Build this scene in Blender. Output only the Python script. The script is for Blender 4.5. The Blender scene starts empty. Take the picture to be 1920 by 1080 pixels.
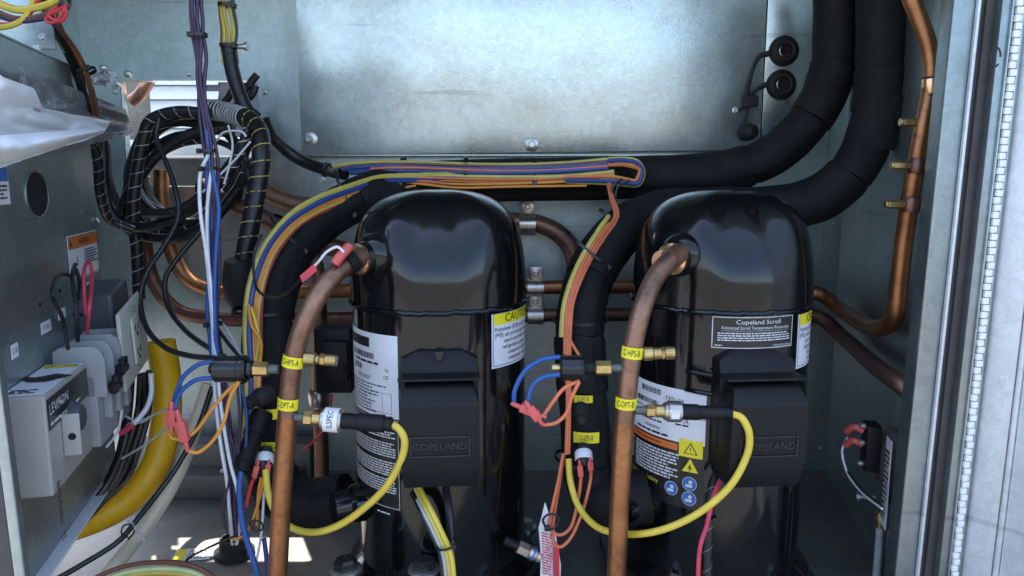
import bpy, bmesh, math, random
from mathutils import Vector, Matrix, noise
R_ = math.radians
random.seed(7)
sc = bpy.context.scene
col = sc.collection
# ---------------------------------------------------------------- camera
H = 0.61; PITCH = R_(8.4); F = 1400.0
cam_d = bpy.data.cameras.new('camera'); cam = bpy.data.objects.new('camera', cam_d); col.objects.link(cam)
cam_d.sensor_width = 36; cam_d.lens = F / 1920 * 36; cam_d.clip_start = 0.02; cam_d.clip_end = 500
cam.location = (0, 0, H); cam.rotation_euler = (math.pi/2 - PITCH, 0, 0); sc.camera = cam
# ---------------------------------------------------------------- sky and sun (sun stands behind the unit, high)
SUN_EL, SUN_AZ = R_(61), R_(-25)          # azimuth from +Y towards +X
wd = bpy.data.worlds.new('World'); sc.world = wd; wd.use_nodes = True
wn = wd.node_tree.nodes; wl = wd.node_tree.links
sky = wn.new('ShaderNodeTexSky'); sky.sky_type = 'NISHITA'; sky.sun_disc = False
sky.sun_elevation = SUN_EL; sky.sun_rotation = SUN_AZ; sky.air_density = 1.0; sky.dust_density = 2.5; sky.ozone_density = 1.0
bg = wn['Background']; bg.inputs[1].default_value = 0.15; wl.new(sky.outputs[0], bg.inputs[0])
sun_d = bpy.data.lights.new('sun', 'SUN'); sun_d.energy = 4.0; sun_d.angle = R_(0.5); sun_d.color = (1, .95, .87)
sun = bpy.data.objects.new('sun', sun_d); col.objects.link(sun)
to_sun = Vector((math.sin(SUN_AZ)*math.cos(SUN_EL), math.cos(SUN_AZ)*math.cos(SUN_EL), math.sin(SUN_EL)))
sun.rotation_euler = to_sun.to_track_quat('Z', 'Y').to_euler(); sun.location = to_sun * 5
sc.view_settings.view_transform = 'Standard'; sc.view_settings.look = 'None'; sc.view_settings.gamma = 1
sc.view_settings.exposure = 2.3
# ---------------------------------------------------------------- pixel -> place helpers
FWD = Vector((0, math.cos(PITCH), -math.sin(PITCH))); UPV = Vector((0, math.sin(PITCH), math.cos(PITCH)))
EYE = Vector((0, 0, H)); ZA = Vector((0, 0, 1)); XA = Vector((1, 0, 0)); YA = Vector((0, 1, 0))
def ray(px, py): return FWD + XA*((px-960)/F) + UPV*((540-py)/F)
def W(px, py, Y):
    d = ray(px, py); return EYE + d*(Y/d.y)
def on_plane(px, py, p, n, off=0.0):
    d = ray(px, py); t = ((p-EYE).dot(n)+off)/d.dot(n); return EYE + d*t
def WZ(px, py, z): return on_plane(px, py, Vector((0, 0, z)), ZA)
LU = Vector((-math.sin(R_(14.4)), math.cos(R_(14.4)), 0)); LN = Vector((LU.y, -LU.x, 0)); LC = W(180, 400, 1.15)
def LP(px, py, n=0.0): return on_plane(px, py, LC, LN, n)
RU = Vector((math.sin(R_(11)), math.cos(R_(11)), 0)); RN = Vector((-RU.y, RU.x, 0)); RC = Vector((.66, 1.5, 0))
def RP(px, py, n=0.0): return on_plane(px, py, RC, RN, n)
def PX(size_px, Y): return size_px*Y/F
def PROJ(p):
    d = p-EYE; z = d.dot(FWD); return 960+F*d.x/z, 540-F*d.dot(UPV)/z
# ---------------------------------------------------------------- materials
MAT = {}
def newmat(name):
    m = bpy.data.materials.new(name); m.use_nodes = True; MAT[name] = m
    n = m.node_tree.nodes; return m, n, m.node_tree.links, n['Principled BSDF']
def tex(n, l, kind, scale, detail=3, rough=.55, vec=None, dist=0):
    t = n.new('ShaderNodeTexNoise' if kind == 'noise' else 'ShaderNodeTexVoronoi'); t.inputs['Scale'].default_value = scale
    if kind == 'noise':
        t.inputs['Detail'].default_value = detail; t.inputs['Roughness'].default_value = rough; t.inputs['Distortion'].default_value = dist
    if vec is None:
        vec = n.get('TC') or n.new('ShaderNodeTexCoord'); vec.name = 'TC'; vec = vec.outputs['Object']
    l.new(vec, t.inputs['Vector']); return t
def stretched(n, l, s):
    tc = n.get('TC') or n.new('ShaderNodeTexCoord'); tc.name = 'TC'
    mp = n.new('ShaderNodeMapping'); mp.inputs['Scale'].default_value = s; l.new(tc.outputs['Object'], mp.inputs[0]); return mp.outputs[0]
def ramp(n, l, src, stops):
    r = n.new('ShaderNodeValToRGB'); e = r.color_ramp.elements
    while len(e) < len(stops): e.new(.5)
    for k, (p, c) in enumerate(stops):
        e[k].position = p; e[k].color = (*c, 1) if isinstance(c, tuple) else (c, c, c, 1)
    l.new(src, r.inputs[0]); return r.outputs[0]
def mixc(n, l, a, b, f=None, fac=.5, mode='MIX'):
    m = n.new('ShaderNodeMix'); m.data_type = 'RGBA'; m.blend_type = mode; m.inputs[0].default_value = fac
    if f is not None: l.new(f, m.inputs[0])
    for v, i in ((a, 6), (b, 7)):
        if isinstance(v, tuple): m.inputs[i].default_value = (*v, 1)
        else: l.new(v, m.inputs[i])
    return m.outputs[2]
def bump(n, l, b, h, strength, dist=.001):
    bp = n.new('ShaderNodeBump'); bp.inputs['Strength'].default_value = strength; bp.inputs['Distance'].default_value = dist
    l.new(h, bp.inputs['Height']); l.new(bp.outputs[0], b.inputs['Normal'])
def galv(name, base, metal=.9, r0=.28, r1=.5, stain=.25, scratch=.035, wobble=14):
    m, n, l, b = newmat(name)
    vo = tex(n, l, 'voronoi', 95); sp = ramp(n, l, vo.outputs['Color'], [(0, .84), (1, 1.0)])
    blot = tex(n, l, 'noise', 5, 6, .65, dist=.6); bl = ramp(n, l, blot.outputs[0], [(.32, 1-stain), (.66, 1.0)])
    fine = tex(n, l, 'noise', 210, 4, .7); fn = ramp(n, l, fine.outputs[0], [(.3, .86), (.7, 1.0)])
    sc1 = tex(n, l, 'noise', 1, 2, .5, stretched(n, l, (9, 9, 160))); s1 = ramp(n, l, sc1.outputs[0], [(.30, 1-scratch*1.2), (.36, 1.0)]); mpn = n.new('ShaderNodeMapping'); mpn.inputs['Rotation'].default_value = (0, R_(17), 0); mpn.inputs['Scale'].default_value = (2.2, 2.2, 75); l.new(n['TC'].outputs['Object'], mpn.inputs[0]); sc3 = tex(n, l, 'noise', 1, 1, .5, mpn.outputs[0], dist=.35); s3 = ramp(n, l, sc3.outputs[0], [(.255, .80), (.285, 1.0)])
    sc2 = tex(n, l, 'noise', 1, 2, .5, stretched(n, l, (130, 60, 6))); s2 = ramp(n, l, sc2.outputs[0], [(.28, 1-scratch), (.33, 1.0)])
    c = mixc(n, l, base, sp, fac=1, mode='MULTIPLY')
    for q in (bl, fn, s1, s2, s3): c = mixc(n, l, c, q, fac=1, mode='MULTIPLY')
    l.new(c, b.inputs['Base Color']); b.inputs['Metallic'].default_value = metal
    rr = n.new('ShaderNodeMapRange'); rr.inputs[3].default_value = r0; rr.inputs[4].default_value = r1
    l.new(blot.outputs[0], rr.inputs[0]); l.new(rr.outputs[0], b.inputs['Roughness'])
    wob = tex(n, l, 'noise', 3.2, 2); ad = n.new('ShaderNodeMath'); ad.operation = 'MULTIPLY_ADD'; ad.inputs[1].default_value = wobble
    l.new(wob.outputs[0], ad.inputs[0]); l.new(fine.outputs[0], ad.inputs[2]); bump(n, l, b, ad.outputs[0], .22, .0012)
    return m
galv('galvanised', (.53, .615, .625), wobble=24); galv('galvanised_panel', (.69, .78, .795), r0=.2, r1=.38, stain=.22, wobble=42)
galv('galvanised_floor', (.25, .24, .22), metal=.5, r0=.4, r1=.7, stain=.5, scratch=.08)
galv('galvanised_lit', (.78, .81, .82), metal=.4, r0=.35, r1=.55, stain=.1)  # paler galvanised copy; daylight on the door put into the colour
galv('galvanised_shaded', (.36, .41, .42), metal=.9, r0=.3, r1=.5, stain=.2)  # darker galvanised copy; shade on the jamb face put into the colour
galv('bolt_steel', (.62, .63, .62), r0=.25, r1=.4, stain=.2)
def plain(name, c, rough=.45, metal=0, spec=.5, coat=0, var=.15, vs=60, bmp=0, bs=400, trans=0):
    m, n, l, b = newmat(name)
    nz = tex(n, l, 'noise', vs, 4, .6)
    dark = tuple(max(0, x*(1-var)) for x in c); lite = tuple(min(1, x*(1+var*.6)) for x in c)
    l.new(ramp(n, l, nz.outputs[0], [(.3, dark), (.7, lite)]), b.inputs['Base Color'])
    rr = n.new('ShaderNodeMapRange'); rr.inputs[3].default_value = max(.03, rough-.1); rr.inputs[4].default_value = min(1, rough+.1)
    l.new(nz.outputs[0], rr.inputs[0]); l.new(rr.outputs[0], b.inputs['Roughness'])
    b.inputs['Metallic'].default_value = metal; b.inputs['Specular IOR Level'].default_value = spec
    b.inputs['Coat Weight'].default_value = coat; b.inputs['Coat Roughness'].default_value = .08
    b.inputs['Transmission Weight'].default_value = trans
    if bmp:
        t2 = tex(n, l, 'noise', bs, 3, .6); bump(n, l, b, t2.outputs[0], bmp, .0006)
    return m
# glossy black enamel with runs, specks and handling dust
m, n, l, b = newmat('black_enamel')
nz = tex(n, l, 'noise', 14, 5, .65); sp = tex(n, l, 'voronoi', 170); du = tex(n, l, 'noise', 320, 2)
l.new(ramp(n, l, nz.outputs[0], [(.35, (.0025, .003, .0035)), (.8, (.007, .007, .007))]), b.inputs['Base Color'])
l.new(ramp(n, l, nz.outputs[0], [(.3, .07), (.75, .17)]), b.inputs['Roughness'])
b.inputs['Coat Weight'].default_value = .15; b.inputs['Coat Roughness'].default_value = .05; b.inputs['Specular IOR Level'].default_value = .42
pe = tex(n, l, 'noise', 55, 2); ad = n.new('ShaderNodeMath'); ad.operation = 'ADD'
d0 = ramp(n, l, sp.outputs['Distance'], [(.0, .9), (.09, .0)]); l.new(pe.outputs[0], ad.inputs[0]); l.new(d0, ad.inputs[1])
bump(n, l, b, ad.outputs[0], .16, .0009)
# foam pipe insulation
m, n, l, b = newmat('foam')
nz = tex(n, l, 'noise', 22, 5, .6); f2 = tex(n, l, 'noise', 700, 2)
l.new(ramp(n, l, nz.outputs[0], [(.3, (.006, .006, .0065)), (.75, (.016, .0155, .0155))]), b.inputs['Base Color'])
b.inputs['Roughness'].default_value = .66; b.inputs['Specular IOR Level'].default_value = .2
ad = n.new('ShaderNodeMath'); ad.operation = 'MULTIPLY_ADD'; ad.inputs[1].default_value = 2.5; l.new(nz.outputs[0], ad.inputs[0]); l.new(f2.outputs[0], ad.inputs[2])
bump(n, l, b, ad.outputs[0], .5, .0014)
def copper(name, a, c, d, r0=.3, r1=.55):
    m, n, l, b = newmat(name)
    nz = tex(n, l, 'noise', 16, 6, .7, dist=.8); n2 = tex(n, l, 'noise', 130, 3)
    base = ramp(n, l, nz.outputs[0], [(.28, d), (.45, a), (.72, c)])
    sp = ramp(n, l, n2.outputs[0], [(.22, .72), (.5, 1.0)])
    l.new(mixc(n, l, base, sp, fac=1, mode='MULTIPLY'), b.inputs['Base Color'])
    b.inputs['Metallic'].default_value = .92
    rr = n.new('ShaderNodeMapRange'); rr.inputs[3].default_value = r0; rr.inputs[4].default_value = r1; l.new(nz.outputs[0], rr.inputs[0]); l.new(rr.outputs[0], b.inputs['Roughness'])
    bump(n, l, b, n2.outputs[0], .12, .0006)
copper('copper_brown', (.27, .15, .10), (.38, .22, .15), (.13, .075, .055), .38, .6)
copper('copper_orange', (.35, .155, .07), (.47, .22, .105), (.18, .08, .05), .32, .55)
copper('copper_dark', (.20, .105, .08), (.29, .16, .12), (.09, .05, .045), .4, .6)
copper('copper_bright', (.80, .46, .27), (.88, .55, .34), (.62, .33, .2), .18, .32)
copper('brass', (.52, .38, .16), (.68, .52, .24), (.30, .21, .10), .28, .45)
copper('steel_clamp', (.48, .42, .37), (.66, .60, .54), (.3, .25, .22), .2, .38)
copper('teal_solder', (.15, .17, .15), (.20, .27, .25), (.13, .10, .07), .55, .8)
for nm, c in dict(wire_yellow=(.70, .52, .06), wire_pale_yellow=(.52, .43, .09), wire_blue=(.018, .085, .30), wire_navy=(.03, .06, .22), wire_orange=(.66, .27, .04),
                  wire_salmon=(.68, .17, .07), wire_red=(.58, .035, .04), wire_purple=(.038, .018, .055), wire_white=(.72, .73, .75), wire_brown=(.16, .06, .035),
                  wire_green=(.20, .34, .12), wire_lime=(.55, .62, .30), wire_grey=(.40, .42, .43)).items():
    plain(nm, c, .42, var=.12, vs=40, bmp=.05, bs=300)
plain('wire_black', (.012, .012, .013), .38, var=.3); plain('loom_black', (.010, .010, .011), .42, var=.3, vs=90, bmp=.2, bs=160)
plain('rubber', (.014, .014, .014), .7, var=.3, bmp=.2); plain('gasket_rubber', (.075, .068, .066), .75, var=.25, vs=30, bmp=.3, bs=200)
plain('black_plastic', (.008, .008, .009), .5, spec=.28, var=.2, vs=80, bmp=.25, bs=1300); plain('black_gloss', (.010, .010, .011), .25, var=.2)
plain('embossed_plastic', (.024, .024, .026), .40, var=.2, vs=80)
plain('grey_plastic', (.30, .31, .315), .5, var=.1, vs=25, bmp=.1); plain('ivory_plastic', (.56, .54, .47), .42, var=.08, vs=25)
plain('slate_plastic', (.06, .065, .075), .5, var=.15); plain('white_paint', (.74, .75, .76), .45, var=.06, vs=20)
plain('grey_enamel', (.345, .335, .305), .38, var=.08, vs=18, bmp=.1)
plain('label_white', (.74, .75, .78), .35, var=.05, vs=25); plain('label_yellow', (.82, .70, .02), .35, var=.07, vs=30)
plain('label_black', (.012, .012, .013), .3, var=.2); plain('label_orange', (.66, .16, .03), .35, var=.08); plain('label_blue', (.03, .14, .42), .35, var=.08)
plain('label_grey', (.45, .47, .5), .4); plain('ink', (.015, .015, .017), .5); plain('print_white', (.66, .67, .68), .5); plain('print_blue', (.03, .07, .3), .5); plain('print_red', (.55, .03, .05), .5)
plain('paper', (.78, .79, .80), .7, var=.05, vs=12, bmp=.15, bs=90); plain('connector_red', (.60, .10, .09), .3, var=.15, vs=50); plain('cable_red', (.62, .05, .09), .4)
plain('hose_yellow', (.86, .47, .008), .42, var=.18, vs=14); plain('hose_beige', (.78, .69, .50), .4, var=.15, vs=18); plain('tie_white', (.6, .61, .6), .5)
plain('ground_membrane', (.13, .13, .128), .8, var=.12, vs=2, bmp=.3, bs=40); plain('louver_white', (.78, .79, .8), .4, var=.04)
plain('sky_reflection_blue', (.20, .32, .50), .5)  # sky reflected between the louvre slats, put into the colour
plain('reflection_wall_grey', (.16, .155, .15), .85, var=.2, vs=3)  # for the added, unseen wall behind the camera
plain('seal_white', (.80, .80, .79), .42, var=.08, vs=60); plain('hole_dark', (.006, .006, .006), .9)
m, n, l, b = newmat('clear_plastic')
tr = n.new('ShaderNodeBsdfTransparent'); gl = n.new('ShaderNodeBsdfGlossy'); gl.inputs['Roughness'].default_value = .12; df = n.new('ShaderNodeBsdfDiffuse'); df.inputs[0].default_value = (.85, .87, .9, 1)
mx = n.new('ShaderNodeMixShader'); fr = n.new('ShaderNodeFresnel'); fr.inputs[0].default_value = 1.25; wob = tex(n, l, 'noise', 30, 4, .7, dist=1.5); bp = n.new('ShaderNodeBump'); bp.inputs['Strength'].default_value = .35; bp.inputs['Distance'].default_value = .005
l.new(wob.outputs[0], bp.inputs['Height']); l.new(bp.outputs[0], gl.inputs['Normal']); l.new(bp.outputs[0], fr.inputs['Normal'])
m1 = n.new('ShaderNodeMixShader'); m1.inputs[0].default_value = .22; l.new(tr.outputs[0], m1.inputs[1]); l.new(df.outputs[0], m1.inputs[2])
l.new(fr.outputs[0], mx.inputs[0]); l.new(m1.outputs[0], mx.inputs[1]); l.new(gl.outputs[0], mx.inputs[2]); l.new(mx.outputs[0], n['Material Output'].inputs[0])
# ---------------------------------------------------------------- mesh helpers
def spline(pts, sub=8, closed=False):
    pts = [Vector(p) for p in pts]; N = len(pts); out = []
    if N == 2: return [pts[0].lerp(pts[1], k/sub) for k in range(sub+1)]
    for i in range(N if closed else N-1):
        p1, p2 = pts[i], pts[(i+1) % N]
        p0 = pts[(i-1) % N] if (i > 0 or closed) else p1*2-p2
        p3 = pts[(i+2) % N] if (i < N-2 or closed) else p2*2-p1
        for k in range(sub):
            t = k/sub
            out.append(.5*((2*p1)+(p2-p0)*t+(2*p0-5*p1+4*p2-p3)*t*t+(3*p1-p0-3*p2+p3)*t**3))
    if not closed: out.append(pts[-1])
    return out
def basis(a):
    a = a.normalized(); t = XA if abs(a.x) < .8 else YA
    u = a.cross(t).normalized(); return a, u, a.cross(u)
class MB:
    def __init__(s): s.v = []; s.f = []
    def ring_strip(s, rings, closed=False, caps=True):
        b0 = len(s.v); k = len(rings[0])
        for r in rings: s.v += [tuple(p) for p in r]
        n = len(rings)
        for i in range(n if closed else n-1):
            j = (i+1) % n
            for q in range(k):
                w = (q+1) % k; s.f.append((b0+i*k+q, b0+i*k+w, b0+j*k+w, b0+j*k+q))
        if caps and not closed:
            s.f.append(tuple(b0+q for q in reversed(range(k)))); s.f.append(tuple(b0+(n-1)*k+q for q in range(k)))
        return s
    def tube(s, pts, r, seg=10, sub=6, closed=False, smooth=True, caps=True):
        P = spline(pts, sub, closed) if smooth else [Vector(p) for p in pts]
        n = len(P); rings = []; u = None
        for i in range(n):
            a = P[(i+1) % n] if (i < n-1 or closed) else P[i]
            c = P[i-1] if (i > 0 or closed) else P[i]
            t = (a-c).normalized()
            if u is None: _, u, w = basis(t)
            else: u = (u-t*u.dot(t)).normalized(); w = t.cross(u)
            rr = r(i/(n-1)) if callable(r) else r
            rings.append([P[i]+(u*math.cos(2*math.pi*q/seg)+w*math.sin(2*math.pi*q/seg))*rr for q in range(seg)])
        return s.ring_strip(rings, closed, caps)
    def lathe(s, c, a, prof, seg=24, caps=True, rot=0):
        a, u, w = basis(Vector(a)); c = Vector(c)
        return s.ring_strip([[c+a*h+(u*math.cos(rot+2*math.pi*q/seg)+w*math.sin(rot+2*math.pi*q/seg))*max(r, 1e-5) for q in range(seg)] for r, h in prof], caps=caps)
    def cyl(s, p, q, r, seg=20, r2=None):
        d = Vector(q)-Vector(p); return s.lathe(p, d, [(r, 0), (r if r2 is None else r2, d.length)], seg)
    def hexa(s, p, q, r): return s.cyl(p, q, r, 6)
    def box(s, o, ax, ay, az):      # corner and three edge vectors
        o, ax, ay, az = map(Vector, (o, ax, ay, az)); b0 = len(s.v)
        if ax.cross(ay).dot(az) < 0: ax, ay = ay, ax
        for k in range(8): s.v.append(tuple(o+ax*(k & 1)+ay*((k >> 1) & 1)+az*((k >> 2) & 1)))
        s.f += [tuple(b0+i for i in q) for q in ((0, 2, 3, 1), (4, 5, 7, 6), (0, 1, 5, 4), (2, 6, 7, 3), (0, 4, 6, 2), (1, 3, 7, 5))]; return s
    def cbox(s, c, sx, sy, sz, X=XA, Y=YA, Z=ZA):
        c = Vector(c); return s.box(c-X*sx/2-Y*sy/2-Z*sz/2, X*sx, Y*sy, Z*sz)
    def hex8(s, lo, hi):            # loft of two quads
        return s.ring_strip([lo, hi])
    def slab(s, poly, d):           # flat outline with real thickness
        d = Vector(d); return s.ring_strip([[Vector(p) for p in poly], [Vector(p)+d for p in poly]])
    def grid(s, fn, nu, nv, u0=0, u1=1, v0=0, v1=1):
        b0 = len(s.v)
        for j in range(nv+1):
            for i in range(nu+1): s.v.append(tuple(fn(u0+(u1-u0)*i/nu, v0+(v1-v0)*j/nv)))
        for j in range(nv):
            for i in range(nu):
                a = b0+j*(nu+1)+i; s.f.append((a, a+1, a+nu+2, a+nu+1))
        return s
def link(o): col.objects.link(o); return o
def obj(name, mb, mat, parent=None, ang=38, bevel=0, local=False, solid=0, label=None, kind=None, bseg=2):
    me = bpy.data.meshes.new(name)
    if isinstance(mb, bpy.types.Mesh): me = mb
    else:
        me.from_pydata(mb.v, [], mb.f)
        if bevel or solid or True:
            bm = bmesh.new(); bm.from_mesh(me)
            bmesh.ops.recalc_face_normals(bm, faces=bm.faces) if not solid else None
            if solid:
                bmesh.ops.solidify(bm, geom=bm.faces[:], thickness=solid)
                bmesh.ops.recalc_face_normals(bm, faces=bm.faces)
            if bevel:
                es = [e for e in bm.edges if len(e.link_faces) == 2 and e.calc_face_angle(0) > R_(25)]
                bmesh.ops.bevel(bm, geom=es, offset=bevel, segments=bseg, affect='EDGES', profile=.6, clamp_overlap=True)
            bm.to_mesh(me); bm.free()
        me.materials.append(MAT[mat]); me.shade_smooth(); me.set_sharp_from_angle(angle=R_(ang))
    o = link(bpy.data.objects.new(name, me))
    if parent is not None:
        o.parent = parent
        if parent.type == 'EMPTY' and not local: o.matrix_parent_inverse = Matrix.Translation(-parent.location)
    if label: o['label'] = label
    if kind: o['kind'] = kind
    return o
def thing(name, label, cat, loc, group=None):
    o = link(bpy.data.objects.new(name, None)); o.location = Vector(loc); o.empty_display_size = .02
    o['label'] = label; o['category'] = cat
    if group: o['group'] = group
    return o
def tag(o, label, cat, group=None):
    o['label'] = label; o['category'] = cat
    if group: o['group'] = group
    return o
def struct(o): o['kind'] = 'structure'; return o
# lettering ------------------------------------------------------
_tc = {}
def text_geo(s, extrude=0):
    key = (s, extrude)
    if key not in _tc:
        cu = bpy.data.curves.new('lettering', 'FONT'); cu.body = s; cu.size = 1; cu.align_x = 'CENTER'; cu.align_y = 'CENTER'; cu.resolution_u = 2; cu.extrude = extrude
        ob = bpy.data.objects.new('lettering', cu); me = bpy.data.meshes.new_from_object(ob)
        _tc[key] = ([v.co.copy() for v in me.vertices], [tuple(p.vertices) for p in me.polygons])
        bpy.data.objects.remove(ob); bpy.data.meshes.remove(me)
    return _tc[key]
def cyl_map(c, a, f, r):
    c = Vector(c); a = Vector(a).normalized(); f = Vector(f); f = (f-a*f.dot(a)).normalized(); rt = a.cross(f)
    return lambda s, h, off=0: c+a*h+(f*math.cos(s/r)+rt*math.sin(s/r))*(r+off)
def flat_map(c, rt, up):
    c = Vector(c); rt = Vector(rt).normalized(); up = Vector(up).normalized(); nn = rt.cross(up)
    return lambda s, h, off=0: c+rt*s+up*h+nn*off
def add_text(mb, mp, s, h, txt, size, sx=1, off=.0006, align='C', rot=0, extrude=0):
    vs, fs = text_geo(txt, extrude); b0 = len(mb.v)
    x0 = min(v.x for v in vs); x1 = max(v.x for v in vs); sh = {'C': 0, 'L': -x0, 'R': -x1}[align]
    cr, sr = math.cos(rot), math.sin(rot)
    for v in vs:
        x = (v.x+sh)*size*sx; y = v.y*size
        mb.v.append(tuple(mp(s+x*cr-y*sr, h+x*sr+y*cr, off+v.z)))
    mb.f += [tuple(b0+i for i in f) for f in fs]; return mb
def patch(mb, mp, s0, s1, h0, h1, off=.0004, ns=10, nh=1):
    return mb.grid(lambda u, v: mp(u, v, off), ns, nh, s0, s1, h0, h1)
def lines(mb, mp, s0, s1, h0, h1, n, off=.0007, fill=.5, rag=.35):   # rows of print too small to read
    dh = (h1-h0)/n
    for k in range(n):
        y = h1-(k+.5)*dh; x = s0; end = s1-(s1-s0)*random.random()*rag*(random.random() < .5)
        while x < end:
            w = random.uniform(.7, 2.6)*dh; x1 = min(x+w, end)
            patch(mb, mp, x, x1, y-dh*fill/2, y+dh*fill/2, off, 1); x = x1+dh*.35
    return mb
def outline(mb, mp, s0, s1, h0, h1, t, off=.0007, ns=10):
    patch(mb, mp, s0, s1, h0, h0+t, off, ns); patch(mb, mp, s0, s1, h1-t, h1, off, ns)
    patch(mb, mp, s0, s0+t, h0+t, h1-t, off, 1); patch(mb, mp, s1-t, s1, h0+t, h1-t, off, 1); return mb
# wires ----------------------------------------------------------
def pp(lst, Y):                     # a third entry is a depth, or ('R' | 'L', distance off that side wall)
    return [(RP if p[2][0] == 'R' else LP)(p[0], p[1], p[2][1]) if len(p) > 2 and isinstance(p[2], tuple) else W(p[0], p[1], p[2] if len(p) > 2 else Y) for p in lst]
def wire(parent, name, lst, Y, rpx, mat, sub=7, seg=8, wob=0):
    P = pp(lst, Y); Ym = sum(p.y for p in P)/len(P)
    if wob: P = [p+Vector((random.uniform(-wob, wob), random.uniform(-wob, wob), random.uniform(-wob, wob))) for p in P]
    return obj(name, MB().tube(P, PX(rpx, Ym), seg, sub), mat, parent)
def bundle(parent, base, Y, specs, sub=10, wobble=1.6, seg=7):
    """specs: (material, radius px, lateral px, towards-camera px, t0, t1)"""
    P = spline(pp(base, Y), sub); N = len(P)
    for k, (mat, rp, la, de, t0, t1) in enumerate(specs):
        i0, i1 = int(t0*(N-1)), int(t1*(N-1)); out = []; sd = random.random()*50
        for i in range(i0, i1+1, max(1, sub//4)):
            t = (P[min(i+1, N-1)]-P[max(i-1, 0)]).normalized(); s = t.cross(YA).normalized()
            q = PX(1, P[i].y); w1 = noise.noise(Vector((sd, i*.06, 0)))*wobble; w2 = noise.noise(Vector((sd, i*.06, 9)))*wobble
            out.append(P[i]+s*q*(la+w1)-YA*q*(de+w2))
        obj('wire', MB().tube(out, PX(rp, out[0].y), seg, 2), mat, parent)
def tie(parent, px, py, Y, dx, dy, rpx, wpx=6, mat='wire_black', head=1, ry=None):
    c = W(px, py, Y); a = (W(px+dx, py+dy, Y)-c).normalized(); q = PX(1, Y); r = rpx*q; w = wpx*q
    mb = MB(); ry = r if ry is None else ry*q; s = a.cross(YA).normalized(); rings = []
    for k in range(24):
        t = 2*math.pi*k/24; d = s*math.cos(t)*r-YA*math.sin(t)*ry; nn = d.normalized()
        rings.append([c+d-a*w/2, c+d+nn*q*1.6-a*w/2, c+d+nn*q*1.6+a*w/2, c+d+a*w/2])
    mb.ring_strip(rings, closed=True)
    if head:
        h = c+s*r*.75*head-YA*ry*.75; mb.cbox(h, w*1.5, w*1.1, w*1.3, a, YA, s)
    return obj('cable_tie', mb, mat, parent)
def helix(P, r, pitch, rw, seg=5):
    out = []; acc = 0; u = None
    for i in range(len(P)-1):
        t = (P[i+1]-P[i]); L = t.length; t.normalize()
        if u is None: _, u, w = basis(t)
        u = (u-t*u.dot(t)).normalized(); w = t.cross(u)
        n = max(2, int(L/pitch*14))
        for k in range(n):
            a = 2*math.pi*(acc+L*k/n)/pitch; out.append(P[i]+t*L*k/n+(u*math.cos(a)+w*math.sin(a))*r)
        acc += L
    return MB().tube(out, rw, seg, smooth=False)
def loom(parent, lst, Y, rpx, gap='wire_pale_yellow', pitch_px=28, gap_px=1.3, name='spiral_loom'):
    P = spline(pp(lst, Y), 10); q = PX(1, P[len(P)//2].y)
    o = obj(name, MB().tube(P, rpx*q, 14, smooth=False), 'loom_black', parent)
    obj('wrap_gap', helix(P, (rpx-.5)*q, pitch_px*q, gap_px*q), gap, o); return o
def flat_label(parent, c, rt, up, w, h, mat='label_white', off=.0008, name='label'):
    mp = flat_map(c, rt, up); return mp, obj(name, patch(MB(), mp, -w/2, w/2, -h/2, h/2, off, 1), mat, parent, solid=-.0006)
def screw(parent, c, n, r, name='screw', mat='bolt_steel', washer=0):
    c = Vector(c); n = Vector(n)
    mb = MB()
    if washer: mb.lathe(c, n, [(washer, 0), (washer, r*.16), (washer*.93, r*.24)], 24)
    mb.lathe(c, n, [(r*1.25, r*.2), (r*1.25, r*.4), (r*.95, r*.5)], 20); mb.lathe(c, n, [(r*.92, r*.5), (r*.92, r*1.1), (r*.75, r*1.25)], 6)
    return obj(name, mb, mat, parent)
exec_parts = []
# ================================================================ the setting
BY = 1.5
def slabx(x0, x1, y0, y1, z0, z1): return (Vector((x0, y0, z0)), Vector((x1-x0, 0, 0)), Vector((0, y1-y0, 0)), Vector((0, 0, z1-z0)))
g = MB(); g.box(*slabx(-60, 60, -60, 60, -.44, -.40)); struct(obj('ground', g, 'ground_membrane'))
g = MB(); g.box(*slabx(-9, 9, -3.6, -3.4, -.40, .95)); struct(obj('added_reflection_wall', g, 'reflection_wall_grey'))  # added unseen wall behind the camera, something dark for the metal to reflect
g = MB(); g.box(*slabx(-.84, .74, .74, 1.52, -.12, 0)); struct(obj('cabinet_floor', g, 'galvanised_floor', bevel=.003))
g = MB(); g.box(*slabx(-.86, .80, .80, 1.60, 1.12, 1.16)); struct(obj('cabinet_roof', g, 'galvanised'))
a, b2 = W(240, 350, BY), W(482, 150, BY)
g = MB(); T = BY+.004
for x0, x1, z0, z1 in ((-.84, a.x, 0, 1.12), (a.x, b2.x, 0, a.z), (a.x, b2.x, b2.z, 1.12), (b2.x, .70, 0, 1.12)): g.box(*slabx(x0, x1, BY, T, z0, z1))
bw = struct(obj('back_wall', g, 'galvanised'))
g = MB()                                                       # folded edge round the opening
for p, q in ((Vector((a.x, BY, a.z)), Vector((a.x, BY, b2.z))), (Vector((b2.x, BY, a.z)), Vector((b2.x, BY, b2.z)))): g.box(p-XA*.001, XA*.002, YA*.02, q-p)
for z in (a.z, b2.z): g.box(Vector((a.x, BY+.0045, z-.001)), XA*(b2.x-a.x), YA*.02, ZA*.002)
obj('opening_flange', g, 'galvanised', bw)
for x, y, w in ((495, 173, 4), (606, 221, 4), (353, 139, 4), (81, 72, 4), (215, 172, 4), (605, 338, 4), (1487, 296, 4)):
    screw(bw, W(x, y, BY if x != 606 else BY-.024), -YA, PX(w, BY))
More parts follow.
